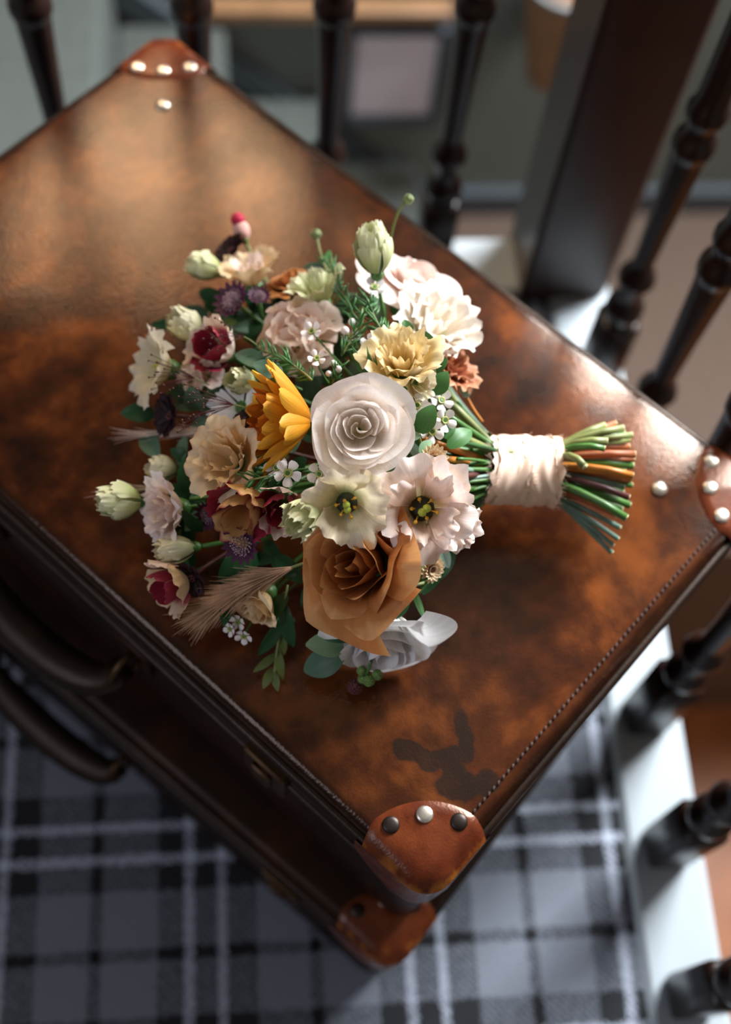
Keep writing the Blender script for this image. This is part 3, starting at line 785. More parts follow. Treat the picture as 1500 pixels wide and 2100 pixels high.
# ---- lisianthus, ruffled
RUF = [(3, .32, .90, 1.3, .5, .2, .03, .20, .05), (4, .56, 1.0, 1.15, .5, 0, .12, .19, .06), (5, .82, .95, 1.0, .52, 0, .22, .15, .065)]
cup_flower('lisianthus', 'butter yellow ruffled lisianthus above the ivory rose', 825, 745, .130, 142, (-.05, .5, .8), M['lis_yellow'], RUF, seed=31, hfac=.95)
cup_flower('lisianthus', 'creamy white ruffled lisianthus at the upper right', 890, 668, .085, 172, (.35, .5, .75), M['lis_white'], RUF, seed=32, hfac=.8)
cup_flower('lisianthus', 'peach fringed lisianthus left of the golden mum', 470, 945, .095, 155, (-.45, .15, .85), M['lis_peach'], RUF, seed=33, hfac=.8)
cup_flower('lisianthus', 'shell pink lisianthus at the left tip of the bouquet', 345, 1045, .055, 130, (-.75, -.1, .6), M['lis_pink'], RUF, seed=34, hfac=.85)
OPEN = [(3, .42, .75, 1.1, .6, 0, .10, .16, .03), (5, .84, 1.0, .80, .52, 0, .26, .16, .05)]
def eye(o, R, n=6, seed=0):
    rs = random.Random(seed)
    b = MB(); b.ball((0, 0, R * .30), R * .30, 12, 6, (1, 1, .9)); b.build('flower_eye', M['dark_eye'], o)
    b = MB()
    for k in range(n):
        a = 2 * PI * k / n; q = R * rs.uniform(.20, .34); zz = R * rs.uniform(.62, .80)
        b.tube([(0.3 * q * math.cos(a), 0.3 * q * math.sin(a), R * .3), (q * math.cos(a), q * math.sin(a), zz)], R * .02, n=5)
        b.ball((q * math.cos(a), q * math.sin(a), zz), R * .05, 7, 4, (1, 1, .7))
    b.build('stamens', M['stamen'], o)
    b = MB(); b.tube([(0, 0, R * .3), (0, 0, R * .62)], R * .04, n=6); b.ball((R * .06, 0, R * .68), R * .11, 8, 5); b.ball((-R * .08, R * .03, R * .66), R * .11, 8, 5)
    b.build('stigma', M['stigma'], o)
o = cup_flower('lisianthus', 'open cream lisianthus showing yellow stamens below the ivory rose', 712, 1035, .135, 150, (.05, -.28, 1), M['lis_cream'], OPEN[1:], seed=36, hfac=1.0, rnd=.3, kr=1.6, rp=5, jit=.06, grow=1.0); eye(o, .023, seed=1)
o = cup_flower('lisianthus', 'shell pink lisianthus with dark open throat beside the stems', 868, 1045, .125, 185, (.05, -.1, 1), M['lis_pink'], OPEN[1:] + [(4, .62, 1.12, .62, .5, .05, .22, .20, .05), (3, .95, .8, .7, .6, 0, .2, .16, .05)], seed=37, hfac=1.0, jit=.08, rnd=.3, kr=1.6, rp=5, grow=1.04); eye(o, .027, seed=2)
cup_flower('lisianthus', 'folded shell pink lisianthus next to the silk wrap', 925, 1075, .10, 105, (.4, -.35, .8), M['lis_pink'], RUF[1:], seed=38, hfac=.95)
o = cup_flower('lisianthus', 'pale yellow open flower at the upper left rim', 322, 752, .055, 130, (-.85, .15, .5), M['lis_cream'], OPEN[1:], seed=39, hfac=.85); eye(o, .016, seed=3)
cup_flower('lisianthus', 'greenish yellow half open lisianthus at the top', 652, 595, .085, 110, (-.35, .8, .5), M['bud_green'], [(3, .5, .95, 1.0, .6, .2, .05, .1, .05), (4, .85, 1.0, .85, .7, 0, .22, .14, .08)], seed=40, hfac=1.15)
cup_flower('lisianthus', 'pink cream cup shaped flower below the dark cosmos', 515, 560, .06, 112, (-.2, .8, .45), [M['lis_pink'], M['lis_peach']], [(3, .5, .9, 1.0, .6, .1, .05, .1, .03), (5, .95, 1.0, .75, .8, 0, .15, .08, .04)], seed=41, hfac=.95)
cup_flower('lisianthus', 'small cream bloom tucked under the yellow lisianthus', 858, 785, .13, 62, (.35, -.2, .9), M['lis_cream'], [(3, .6, 1, 1.0, .5, .3, .03, .05, .02), (4, .95, .95, .8, .55, .1, .08, .08, .03)], seed=42, hfac=1.1)
def hydrangea(px, py, h, dpx, f, label, seed, n=11):
    c = spot(px, py, h); R = dpx * mpp(c) / 2; nn = face(*f)
    o = part_at(MB(), 'hydrangea', None, c - nn * R * .5, nn, seed, label, calyx=R * .2)
    rs = random.Random(seed)
    for k in range(n):
        a = k * 2.39996; q = math.sqrt((k + .4) / n); th = q * 1.25
        d = Vector((math.sin(th) * math.cos(a), math.sin(th) * math.sin(a), math.cos(th)))
        m = Matrix.Translation(Vector((d.x * R * .66, d.y * R * .66, d.z * R * .5))) @ frame_of((d + Vector((rs.uniform(-.3, .3), rs.uniform(-.3, .3), .2))), rs.uniform(0, 6))
        for i in range(4):
            p_ = cup_petal(M['carn_blush'], o, R * .40 * rs.uniform(.9, 1.1), R * .20, .80, i * PI / 2 + rs.uniform(-.1, .1), p=.75, lip=.12, ruf=.12, rnd=.15, seed=seed * 50 + k * 4 + i, kr=1.2, nu=11, nv=8)
            p_.matrix_basis = m
    return o
hydrangea(603, 672, .088, 185, (-.25, .35, .9), 'blush hydrangea head behind the golden mum', 43, 12)
hydrangea(398, 768, .058, 140, (-.6, .1, .75), 'dim pink hydrangea beside the pale yellow flower', 44, 8)
cup_flower('carnation', 'rust brown carnation beside the green stems', 925, 758, .085, 92, (.6, .5, .6), M['rust'], [(4, .35, .95, .9, .6, .1, .1, .25, .04), (5, .65, 1, .8, .65, 0, .2, .22, .04), (6, .95, .9, .7, .75, 0, .22, .15, .04)], seed=45, hfac=1.0)
cup_flower('phlox', 'white shaded petals left of the golden mum', 488, 832, .075, 92, (-.5, .2, .8), M['rose_shade'], [(5, .95, .9, .6, .85, 0, .3, .2, .03)], seed=46, hfac=.6)
# ---- buds
BUD = [(3, .62, 1.0, 1.3, .5, .75, 0, .05, .03), (4, .80, .97, .95, .5, .62, .03, .06, .04), (4, .92, .80, .75, .5, .6, .10, .07, .04)]
def bud(px, py, h, wpx, f, mat, label, seed, hf=2.1, layers=BUD):
    o = cup_flower('lisianthus_bud', label, px, py, h, wpx, f, mat, layers, seed=seed, hfac=hf, foot=.5, calyx=.34, grow=1.05)
    R = wpx * mpp(spot(px, py, h)) / 2
    for k in range(5):
        strap(M['leaf_mid'], o, R * 1.5, R * .32, .55, k * 1.257 + .3, r0=R * .2, bend=-.25, tip=1.2, name='sepal', z0=-R * .2)
    return o
bud(768, 515, .125, 84, (-.12, .88, .45), M['bud_green'], 'green white bud standing at the top of the bouquet', 51, 2.2)
bud(422, 547, .055, 60, (-.9, .25, .35), M['bud_green'], 'small green bud at the upper left', 52, 2.3)
bud(382, 668, .06, 72, (-.6, .45, .6), M['bud_pale'], 'pale bud above the burgundy tulip shaped flower', 53, 2.0)
bud(497, 782, .085, 62, (-.6, .1, .75), M['bud_green'], 'little pale green bud left of the golden mum', 54, 2.0)
bud(248, 1028, .05, 82, (-.9, 0, .4), M['bud_green'], 'green bud at the far left tip', 55, 2.0)
bud(362, 1126, .05, 66, (-.92, -.1, .35), M['bud_pale'], 'cream bud below the shell pink lisianthus', 56, 2.3)
bud(628, 1055, .13, 84, (-.55, -.45, .7), M['bud_green'], 'pale green fringed bud above the caramel rose', 57, 1.9, [(3, .6, 1, 1.2, .5, .7, 0, .1, .05), (5, .95, 1, .85, .55, .45, .12, .14, .10)])
bud(335, 960, .04, 60, (-.9, .1, .4), M['bud_pale'], 'blurred cream bud low on the left', 58, 1.8)
# ---- tulip shaped burgundy blooms
TUL = [(3, .6, 1, 1.0, .5, .35, 0, .05, .02), (4, .95, .95, .85, .55, .2, .08, .10, .03)]
cup_flower('tulip_bloom', 'burgundy and cream cup shaped bloom at the left', 445, 715, .075, 108, (-.5, .25, .8), [(M['burgundy'],), (M['burg_cream'], M['lis_pink'], M['burgundy'], M['lis_pink'])], TUL, seed=61, hfac=1.25)
cup_flower('tulip_bloom', 'amber bloom with burgundy petals below the peach lisianthus', 505, 1040, .095, 130, (-.35, -.5, .7), [(M['burg_gold'],), (M['burgundy'], M['burg_gold'], M['burgundy'], M['burg_gold'])], TUL, seed=62, hfac=1.2)
cup_flower('tulip_bloom', 'dusky pink bloom with burgundy foot beside the green bud', 578, 1035, .105, 105, (-.1, -.45, .85), [(M['burgundy'],), (M['burg_gold'], M['carn_blush'], M['burgundy'], M['carn_blush'])], TUL, seed=63, hfac=1.2)
cup_flower('tulip_bloom', 'peach bloom splashed burgundy at the lower left', 358, 1195, .04, 120, (-.75, -.4, .5), [(M['burgundy'],), (M['lis_peach'], M['burg_cream'], M['lis_peach'], M['carn_blush'])], TUL, seed=64, hfac=1.0)
# ---- golden mum
c = spot(640, 865, .115); R = .052
o = part_at(MB(), 'golden_mum', None, c, face(-1, .06, .28), 0.4, 'golden and red orange chrysanthemum beside the ivory rose', calyx=.010)
rs = random.Random(5)
for cnt, L, th, mat, w in ((16, .046, 1.02, 'mum_yellow', .0150), (15, .046, .78, 'mum_yellow', .0140), (13, .042, .52, 'mum_red', .0120), (9, .036, .28, 'mum_red', .0100)):
    for i in range(cnt):
        strap(M[mat], o, L * rs.uniform(.9, 1.08), w * rs.uniform(.9, 1.1), th * rs.uniform(.92, 1.08), 2*PI*i/cnt + rs.uniform(-.1, .1) + th, r0=.004, cup=.5, bend=-.35 * rs.uniform(.5, 1.4), tip=2.6, seed=i)
# ---- chocolate cosmos
def cosmos(px, py, h, dpx, f, label, seed):
    c = spot(px, py, h); R = dpx * mpp(c) / 2
    o = part_at(MB(), 'chocolate_cosmos', None, c, face(*f), seed, label, calyx=R * .22, smat=M['stem_maroon'])
    for k in range(8): strap(M['chocolate'], o, R, R * .72, 1.15, 2*PI*k/8, r0=R*.1, cup=.3, bend=.2, tip=3.0, notch=.12, seed=k, wav=.03)
    b = MB(); rs = random.Random(seed)
    for k in range(14):
        a = rs.uniform(0, 6.3); q = R * .22 * math.sqrt(rs.random()); b.ball((q*math.cos(a), q*math.sin(a), R*.14), R*.06, 6, 4, (1, 1, 1.6))
    b.build('centre', M['berry_wine'], o)
cosmos(476, 517, .05, 76, (-.55, .5, .6), 'dark chocolate cosmos at the top left', 1)
cosmos(352, 852, .055, 92, (-.75, 0, .6), 'dark chocolate cosmos at the left middle', 2)
cosmos(396, 1183, .05, 80, (-.45, -.45, .7), 'dark chocolate cosmos at the lower left', 3)
cosmos(502, 862, .085, 48, (-.3, .5, .6), 'tiny dark cosmos beside the peach lisianthus', 4)
# ---- astrantia
def astrantia(px, py, h, dpx, f, label, seed):
    c = spot(px, py, h); R = dpx * mpp(c) / 2
    o = part_at(MB(), 'astrantia', None, c, face(*f), seed, label, calyx=R * .2)
    for k in range(14): strap(M['astrantia'], o, R, R * .38, 1.15, 2*PI*k/14, r0=R*.1, cup=.25, bend=-.2, tip=1.3, seed=k, nu=4, nv=6)
    b = MB(); rs = random.Random(seed)
    for k in range(60):
        a = k * 2.39996; q = math.sqrt((k + .5) / 60); th = q * 1.15
        d = Vector((math.sin(th) * math.cos(a), math.sin(th) * math.sin(a), math.cos(th)))
        e = d * R * rs.uniform(.52, .66); b.tube([d * R * .1, e], R * .014, n=4); b.ball(e, R * .05, 5, 3)
    tag(b.build('pin_cushion', M['astrantia_pin'], o), kind='stuff')
astrantia(484, 622, .07, 88, (-.5, .3, .8), 'dusky purple astrantia below the pink cream cup', 1)
astrantia(500, 1112, .075, 88, (-.35, -.35, .85), 'dusky purple astrantia above the grass plume', 2)
astrantia(432, 1055, .055, 66, (-.6, -.2, .75), 'dim purple astrantia behind the cream bud', 3)
astrantia(532, 612, .07, 52, (.1, .5, .8), 'small maroon astrantia near the hydrangea', 4)
# ---- small mums with red eyes
def pomp(px, py, h, dpx, f, label, seed):
    c = spot(px, py, h); R = dpx * mpp(c) / 2
    o = part_at(MB(), 'small_mum', None, c, face(*f), seed, label, calyx=R * .4)
    b = MB()
    for cnt, L, th in ((16, 1.0, 1.3), (15, .8, 1.0), (12, .55, .65)):
        for i in range(cnt): strap(None, None, R * L, R * .36, th, 2*PI*i/cnt + th, r0=R*.05, cup=.6, bend=-.15, tip=3, nu=4, nv=6, mb=b, seed=i)
    b.build('petals', M['pompon'], o)
    MB().ball((0, 0, R * .2), R * .26, 10, 6, (1, 1, .7)).build('eye', M['berry_wine'], o)
pomp(888, 943, .115, 66, (.3, .1, .9), 'beige small mum with red eye beside the stems', 1)
pomp(858, 968, .105, 58, (-.2, -.1, .95), 'beige small mum half hidden under the ivory rose', 2)
pomp(882, 1165, .06, 62, (.5, -.3, .7), 'pale small mum right of the caramel rose', 3)
# ---- gomphrena
c = spot(492, 462, .05)
o = part_at(MB().lathe([(.001, -.006), (.003, -.003), (.0045, 0.0)], n=12), 'gomphrena', None, c - face(-.3, .9, .3) * .010, face(-.3, .9, .3), 0, 'gomphrena globe with magenta tip', smat=M['stem_olive'])
MB().ball((0, 0, .006), .0068, 14, 8, (1, 1, 1.25)).build('globe', M['gomph_pale'], o)
MB().ball((0, 0, .0145), .0056, 14, 8, (1, 1, 1.0)).build('tip', M['gomph_pink'], o)
# ---- wax flowers
def wax(px, py, h, dpx, f, seed):
    c = spot(px, py, h); R = dpx * mpp(c) / 2
    o = part_at(MB(), 'wax_flower', None, c, face(*f), seed * 1.7, None, calyx=R * .34, srad=.0007)
    b = MB()
    for k in range(5): strap(None, None, R * .95, R * .80, 1.3, 2*PI*k/5, r0=R*.22, cup=-.3, bend=-.25, tip=4, nu=6, nv=7, mb=b)
    b.build('petals', M['wax'], o)
    MB().lathe([(R*.12, R*.02), (R*.28, R*.06), (R*.34, R*.20), (R*.28, R*.20), (R*.16, R*.10)], n=14).build('cup', M['wax_cup'], o)
for i, a in enumerate(((568, 960, .115, 48, (-.3, .3, .9)), (590, 970, .118, 52, (.1, -.1, 1)), (655, 972, .13, 46, (-.1, -.1, 1)), (768, 590, .11, 44, (.1, .5, .8)), (720, 690, .115, 36, (0, .4, .9)), (760, 705, .118, 38, (-.2, .3, .9)),
                       (856, 832, .125, 44, (-.1, .1, 1)), (905, 822, .115, 46, (.3, .3, .9)), (912, 862, .115, 46, (.4, 0, .9)), (886, 885, .12, 46, (.2, -.2, .95)), (870, 845, .122, 40, (0, .2, 1)), (700, 985, .13, 36, (-.3, -.2, .9)),
                       (488, 1275, .03, 34, (-.4, -.4, .8)), (500, 1305, .025, 34, (-.2, -.6, .8)), (472, 1290, .028, 30, (-.6, -.3, .7)), (640, 680, .115, 40, (-.3, .3, .9)), (650, 735, .12, 34, (0, .3, .9)))):
    wax(*a, i + 1)
# little unopened wax buds
for i, (px, py, h, d) in enumerate(((708, 678, .12, 18), (722, 660, .12, 16), (694, 757, .12, 15), (684, 745, .12, 14), (674, 766, .12, 13), (644, 985, .125, 12))):
    c = spot(px, py, h); R = d * mpp(c) / 2
    o = part_at(MB(), 'wax_bud', None, c, face(0, .4, .9), i, None, srad=.0006)
    MB().ball((0, 0, 0), R, 10, 6).build('bud', M['wax'], o)

# ---- leaves and sprigs
def leaf_mesh(A, B, w, nrm, fold=0.25, curl=0.12, tip=1.0, nu=7, nv=11):
    ax = (B - A); L = ax.length; ax.normalize()
    side = ax.cross(nrm).normalized(); nn = side.cross(ax).normalized()
    rows = []; uvs = []
    for i in range(nv):
        t = i / (nv - 1)
        wd = w * 0.5 * (math.sin(PI * (0.04 + 0.94 * t) ** (0.85 * tip))) ** 0.75
        row = []
        for j in range(nu):
            u = -1 + 2 * j / (nu - 1)
            row.append(A + ax * (L * t) + side * (wd * u) + nn * (fold * wd * abs(u) + curl * L * math.sin(PI * t) - curl * L * .6 * t * t)); uvs.append(((u + 1) / 2, t))
        rows.append(row)
    return rows, uvs
def sprig(name, label, pts, rad, mat, leaves, leafmat, seed=0):
    P = [spot(*p) - BQ for p in pts]
    sm = []
    if len(P) >= 3:
        for i in range(len(P) - 1):
            p0, p1, p2, p3 = P[max(i-1, 0)], P[i], P[i+1], P[min(i+2, len(P)-1)]
            for k in range(4):
                t = k / 4; sm.append(0.5 * ((2*p1) + (p2-p0)*t + (2*p0-5*p1+4*p2-p3)*t*t + (3*p1-p0-3*p2+p3)*t**3))
        sm.append(P[-1])
    else: sm = P
    o = MB().tube(sm, rad, n=6).build(name, M[mat], bouquet)
    if label: o['label'] = label
    rs = random.Random(seed)
    for l in leaves:
        a, b, w = l[0], l[1], l[2]; lm = l[3] if len(l) > 3 else leafmat
        A = spot(*a) - BQ; B = spot(*b) - BQ
        nrm = face(rs.uniform(-.35, .35), rs.uniform(-.2, .45), 1)
        r, u = leaf_mesh(A, B, w * mpp(A + BQ), nrm, fold=rs.uniform(.1, .3), curl=rs.uniform(.02, .12))
        MB().grid(r, u).build('leaf', M[lm], o)
    return o
sprig('eucalyptus_sprig', 'eucalyptus sprig with broad leaves hanging over the lid', [(800, 1215, .05), (760, 1270, .045), (712, 1318, .04)], .0012, 'stem_brown',
      [((705, 1325, .042), (628, 1322, .052), 56, 'leaf_light'), ((706, 1340, .03), (622, 1378, .012), 60, 'leaf_grey'), ((748, 1270, .055), (655, 1305, .05), 62, 'leaf_dark'), ((835, 1205, .06), (768, 1275, .05), 62, 'leaf_dark'), ((770, 1292, .05), (758, 1350, .04), 26, 'leaf_teal'), ((812, 1235, .05), (795, 1292, .03), 34, 'leaf_mid')], 'leaf_dark', 1)
sprig('eucalyptus_sprig', 'dark leaves right of the caramel rose', [(900, 1120, .06), (885, 1180, .05), (860, 1215, .04)], .001, 'stem', [((905, 1130, .055), (868, 1220, .04), 46, 'leaf_dark'), ((925, 1110, .06), (895, 1195, .03), 40, 'leaf_dark'), ((900, 1115, .07), (922, 1165, .05), 26, 'leaf_teal'), ((845, 1200, .06), (872, 1272, .04), 14, 'leaf_mid'), ((858, 1195, .06), (905, 1120, .06), 30, 'leaf_mid')], 'leaf_dark', 2)
sprig('eucalyptus_sprig', 'small round leaved sprig over the wax flowers at the right', [(870, 930, .11), (858, 880, .125), (880, 840, .13)], .0011, 'stem_olive',
      [((862, 888, .125), (890, 830, .135), 46, 'leaf_mid'), ((853, 872, .128), (802, 855, .125), 34, 'leaf_mid'), ((862, 895, .125), (826, 892, .125), 20, 'leaf_light'), ((862, 930, .12), (888, 905, .12), 30, 'leaf_light'), ((920, 918, .105), (968, 880, .10), 40, 'leaf_mid'), ((915, 900, .11), (928, 860, .11), 24, 'leaf_mid'), ((840, 905, .115), (870, 948, .10), 22, 'leaf_teal'), ((836, 880, .11), (862, 910, .10), 40, 'leaf_dark')], 'leaf_mid', 3)
sprig('eucalyptus_sprig', 'leafy sprig between the yellow lisianthus and the rust carnation', [(900, 820, .11), (892, 760, .125), (880, 690, .125)], .001, 'stem_olive',
      [((882, 735, .12), (874, 680, .13), 40, 'leaf_mid'), ((890, 755, .125), (885, 712, .13), 36, 'leaf_mid'), ((888, 760, .125), (918, 735, .13), 26, 'leaf_mid'), ((890, 808, .12), (918, 762, .13), 42, 'leaf_mid'), ((836, 690, .115), (830, 655, .12), 30, 'leaf_mid'), ((800, 690, .115), (775, 668, .118), 30, 'leaf_grey'), ((958, 815, .07), (950, 765, .08), 30, 'leaf_teal'), ((890, 720, .12), (908, 706, .12), 16, 'leaf_light')], 'leaf_mid', 4)
sprig('ruscus_sprig', 'grey green ruscus leaves above the golden mum', [(620, 800, .10), (560, 770, .10), (500, 725, .09)], .001, 'stem', [((548, 755, .10), (482, 722, .09), 40, 'leaf_grey'), ((580, 770, .10), (520, 745, .105), 44, 'leaf_grey'), ((578, 778, .11), (530, 818, .11), 34, 'leaf_grey'), ((560, 770, .09), (600, 740, .1), 34, 'leaf_mid')], 'leaf_grey', 5)
sprig('ruscus_sprig', 'teal leaves rising behind the greenish lisianthus', [(690, 620, .07), (665, 560, .06), (655, 530, .055)], .001, 'stem', [((690, 600, .07), (680, 530, .06), 36, 'leaf_grey'), ((670, 555, .06), (622, 545, .055), 24, 'leaf_grey'), ((672, 560, .065), (676, 510, .06), 18, 'leaf_mid')], 'leaf_grey', 6)
sprig('ruscus_sprig', 'olive ruscus sprig drooping towards the suitcase edge', [(590, 1200, .05), (575, 1290, .025), (565, 1360, .010), (562, 1395, .006)], .0009, 'stem_olive',
      [((570, 1340, .012), (520, 1378, .006), 18), ((568, 1330, .014), (580, 1395, .006), 20), ((563, 1378, .008), (570, 1418, .004), 18), ((560, 1370, .008), (540, 1412, .004), 20), ((575, 1300, .02), (582, 1345, .012), 22), ((580, 1270, .03), (530, 1345, .01), 30, 'leaf_dark'), ((585, 1240, .04), (600, 1330, .015), 34, 'leaf_dark'), ((590, 1220, .045), (540, 1280, .02), 38, 'leaf_dark')], 'leaf_olive', 7)
sprig('ruscus_sprig', 'green tuft among the stems near the silk wrap', [(985, 960, .05), (950, 940, .065), (930, 930, .07)], .0009, 'stem', [((962, 925, .065), (930, 945, .075), 24, 'leaf_mid'), ((965, 950, .065), (945, 985, .07), 30, 'leaf_mid'), ((960, 960, .065), (935, 960, .07), 24, 'leaf_mid'), ((968, 940, .07), (952, 905, .075), 22, 'leaf_mid'), ((990, 940, .05), (965, 975, .06), 24, 'leaf_dark')], 'leaf_mid', 8)
# shaded filler greenery inside the head
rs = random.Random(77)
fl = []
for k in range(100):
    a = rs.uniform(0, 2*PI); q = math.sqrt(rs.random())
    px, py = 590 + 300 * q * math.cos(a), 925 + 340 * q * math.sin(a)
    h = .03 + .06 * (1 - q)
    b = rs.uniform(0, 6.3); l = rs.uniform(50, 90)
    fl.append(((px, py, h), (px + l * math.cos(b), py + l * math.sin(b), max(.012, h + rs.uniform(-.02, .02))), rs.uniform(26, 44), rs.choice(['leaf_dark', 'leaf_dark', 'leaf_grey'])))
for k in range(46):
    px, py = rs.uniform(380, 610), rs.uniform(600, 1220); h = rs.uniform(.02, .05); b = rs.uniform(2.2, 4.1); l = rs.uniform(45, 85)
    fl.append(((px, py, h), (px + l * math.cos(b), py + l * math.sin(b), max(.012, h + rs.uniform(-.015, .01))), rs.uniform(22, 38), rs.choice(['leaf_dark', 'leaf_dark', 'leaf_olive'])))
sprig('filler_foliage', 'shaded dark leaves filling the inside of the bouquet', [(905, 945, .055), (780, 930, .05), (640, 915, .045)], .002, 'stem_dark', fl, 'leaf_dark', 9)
# needle sprigs of the wax flowers
def needles(pts, n, L, seed, label=None, t0=0.0):
    P = [spot(*p) - BQ for p in pts]
    o = MB().tube(bez(*P, 10), .0008, n=6).build('needle_sprig', M['stem_olive'], bouquet)
    if label: o['label'] = label
    b = MB(); rs = random.Random(seed)
    for k in range(n):
        t = t0 + (1 - t0) * k / (n - 1)
        c = P[0]*(1-t)**2 + P[1]*2*t*(1-t) + P[2]*t*t
        tg = ((P[1]-P[0])*(1-t) + (P[2]-P[1])*t).normalized()
        v = Vector((rs.gauss(0, 1), rs.gauss(0, 1), rs.gauss(0, 1))); v = (v - tg * v.dot(tg)).normalized()
        d = (tg * rs.uniform(.7, 1.1) + v).normalized(); l = L * rs.uniform(.75, 1.15)
        b.tube([c, c + d * l * .55 + tg * l * .04, c + d * l * .85 + tg * l * .2], [.0006, .0009, .0002], n=4)
    tag(b.build('needle_leaves', M['needle'], o), kind='stuff')
needles([(740, 690, .115), (715, 620, .11), (672, 535, .09)], 44, .013, 1, 'needle leaved sprig rising past the greenish lisianthus')
needles([(640, 780, .12), (600, 740, .115), (530, 715, .10)], 40, .013, 2, 'needle leaved sprig above the golden mum')
needles([(790, 690, .12), (765, 650, .12), (755, 615, .115)], 30, .014, 3)
needles([(790, 790, .125), (765, 770, .13), (750, 745, .13)], 30, .013, 4)
needles([(700, 730, .115), (735, 680, .12), (745, 630, .12)], 22, .012, 5)
needles([(600, 968, .11), (560, 975, .115), (510, 985, .115)], 20, .012, 6)
needles([(680, 790, .11), (690, 770, .12), (695, 750, .12)], 14, .010, 7)
# seed heads on bare stems
def pod(pts, rpx, label):
    P = [spot(*p) - BQ for p in pts]
    sm = bez(*P, 10)
    o = MB().tube(sm, .0011, n=6).build('seed_head', M['stem_olive'], bouquet); o['label'] = label
    R = rpx * mpp(P[2] + BQ)
    b = MB(); b.ball(P[2], R, 12, 8, (1, 1, .85))
    rs = random.Random(3)
    for k in range(26):
        d = Vector((rs.gauss(0, 1), rs.gauss(0, 1), rs.gauss(0, 1))).normalized(); b.ball(P[2] + d * R * .85, R * .28, 6, 4)
    b.build('pod', M['pod'], o)
pod([(798, 520, .10), (806, 432, .13), (838, 408, .13)], 11, 'tall curved seed head at the top of the bouquet')
pod([(672, 560, .07), (655, 520, .07), (649, 480, .07)], 11, 'short straight seed head at the top left')
pod([(870, 1195, .06), (800, 1215, .065), (812, 1214, .065)], 9, 'dark seed head under the caramel rose')
# drooping berries
P = [spot(*p) - BQ for p in ((796, 1200, .055), (782, 1300, .05), (752, 1385, .022))]
o = MB().tube(bez(*P, 10), .0013, n=6).build('berry_cluster', M['stem'], bouquet); o['label'] = 'green and wine coloured berries drooping onto the lid'
rs = random.Random(9)
for (px, py, h, r, mt, el) in ((742, 1375, .022, 11, 'berry', 1), (757, 1396, .020, 13, 'berry', 1), (774, 1384, .022, 12, 'berry', 1), (744, 1392, .018, 11, 'berry', 1), (729, 1408, .012, 18, 'berry_wine', 1.1)):
    c = spot(px, py, h) - BQ; R = r * mpp(c + BQ)
    b = MB(); b.ball(c, R * .86, 12, 8)
    for k in range(70):
        a = k * 2.39996; z = 1 - 2 * (k + .5) / 70; q = math.sqrt(1 - z*z); d = Vector((q*math.cos(a), q*math.sin(a), z)); b.ball(c + d * R * .84, R * .17, 6, 4)
    b.build('berry', M[mt], o)
# grass plumes
def plume(pts, n, L, spread, mat, label, seed):
    P = [spot(*p) - BQ for p in pts]
    o = MB().tube(bez(*P, 10), .0010, n=6).build('grass_plume', M['stem_olive'], bouquet); o['label'] = label
    b = MB(); rs = random.Random(seed)
    for k in range(n):
        t = rs.uniform(.15, .95)
        c = P[0]*(1-t)**2 + P[1]*2*t*(1-t) + P[2]*t*t
        tg = ((P[1]-P[0])*(1-t) + (P[2]-P[1])*t).normalized()
        v = Vector((rs.gauss(0, 1), rs.gauss(0, 1), rs.gauss(0, 1))); v = (v - tg * v.dot(tg)).normalized()
        l = L * rs.uniform(.6, 1.2); s = spread * rs.uniform(.2, 1.0)
        e = c + tg * l + v * l * s
        e.z = max(e.z, .002 - BQ.z + LID_Z)
        b.tube([c, c + tg * l * .5 + v * l * s * .35, e], [.00035, .0003, .00008], n=3, cap=False)
    tag(b.build('bristles', M[mat], o), kind='stuff')
plume([(640, 1150, .07), (540, 1180, .06), (440, 1245, .035)], 1300, .034, .45, 'plume', 'fluffy brown grass plume at the lower left', 1)
plume([(520, 885, .06), (420, 882, .05), (300, 890, .035)], 160, .032, .22, 'plume_pale', 'thin pale grass plume at the left', 2)
plume([(420, 1000, .05), (330, 1000, .04), (255, 1008, .035)], 70, .028, .2, 'plume_pale', 'wispy pale grass behind the far left bud', 3)
# hair fine seed grass
def wisps(pts, n, L, seed):
    P = [spot(*p) - BQ for p in pts]
    o = MB().tube(bez(*P, 8), .0005, n=5).build('wispy_grass', M['stem_olive'], bouquet)
    b = MB(); rs = random.Random(seed)
    for k in range(n):
        d = (face(-1, rs.uniform(-.6, .6), rs.uniform(-.2, .7))); l = L * rs.uniform(.5, 1.1)
        e = P[2] + d * l; b.tube([P[2], P[2] + d * l * .5 + Vector((0, 0, .002)), e], .00022, n=3); b.ball(e, .0009, 5, 3, (1, 1, 1))
    tag(b.build('hairs', M['stem_maroon'], o), kind='stuff')
wisps([(560, 850, .09), (520, 840, .1), (480, 830, .10)], 26, .040, 1)
wisps([(540, 720, .09), (520, 700, .1), (500, 690, .10)], 12, .03, 2)
wisps([(430, 790, .07), (410, 780, .08), (400, 775, .08)], 18, .032, 3)

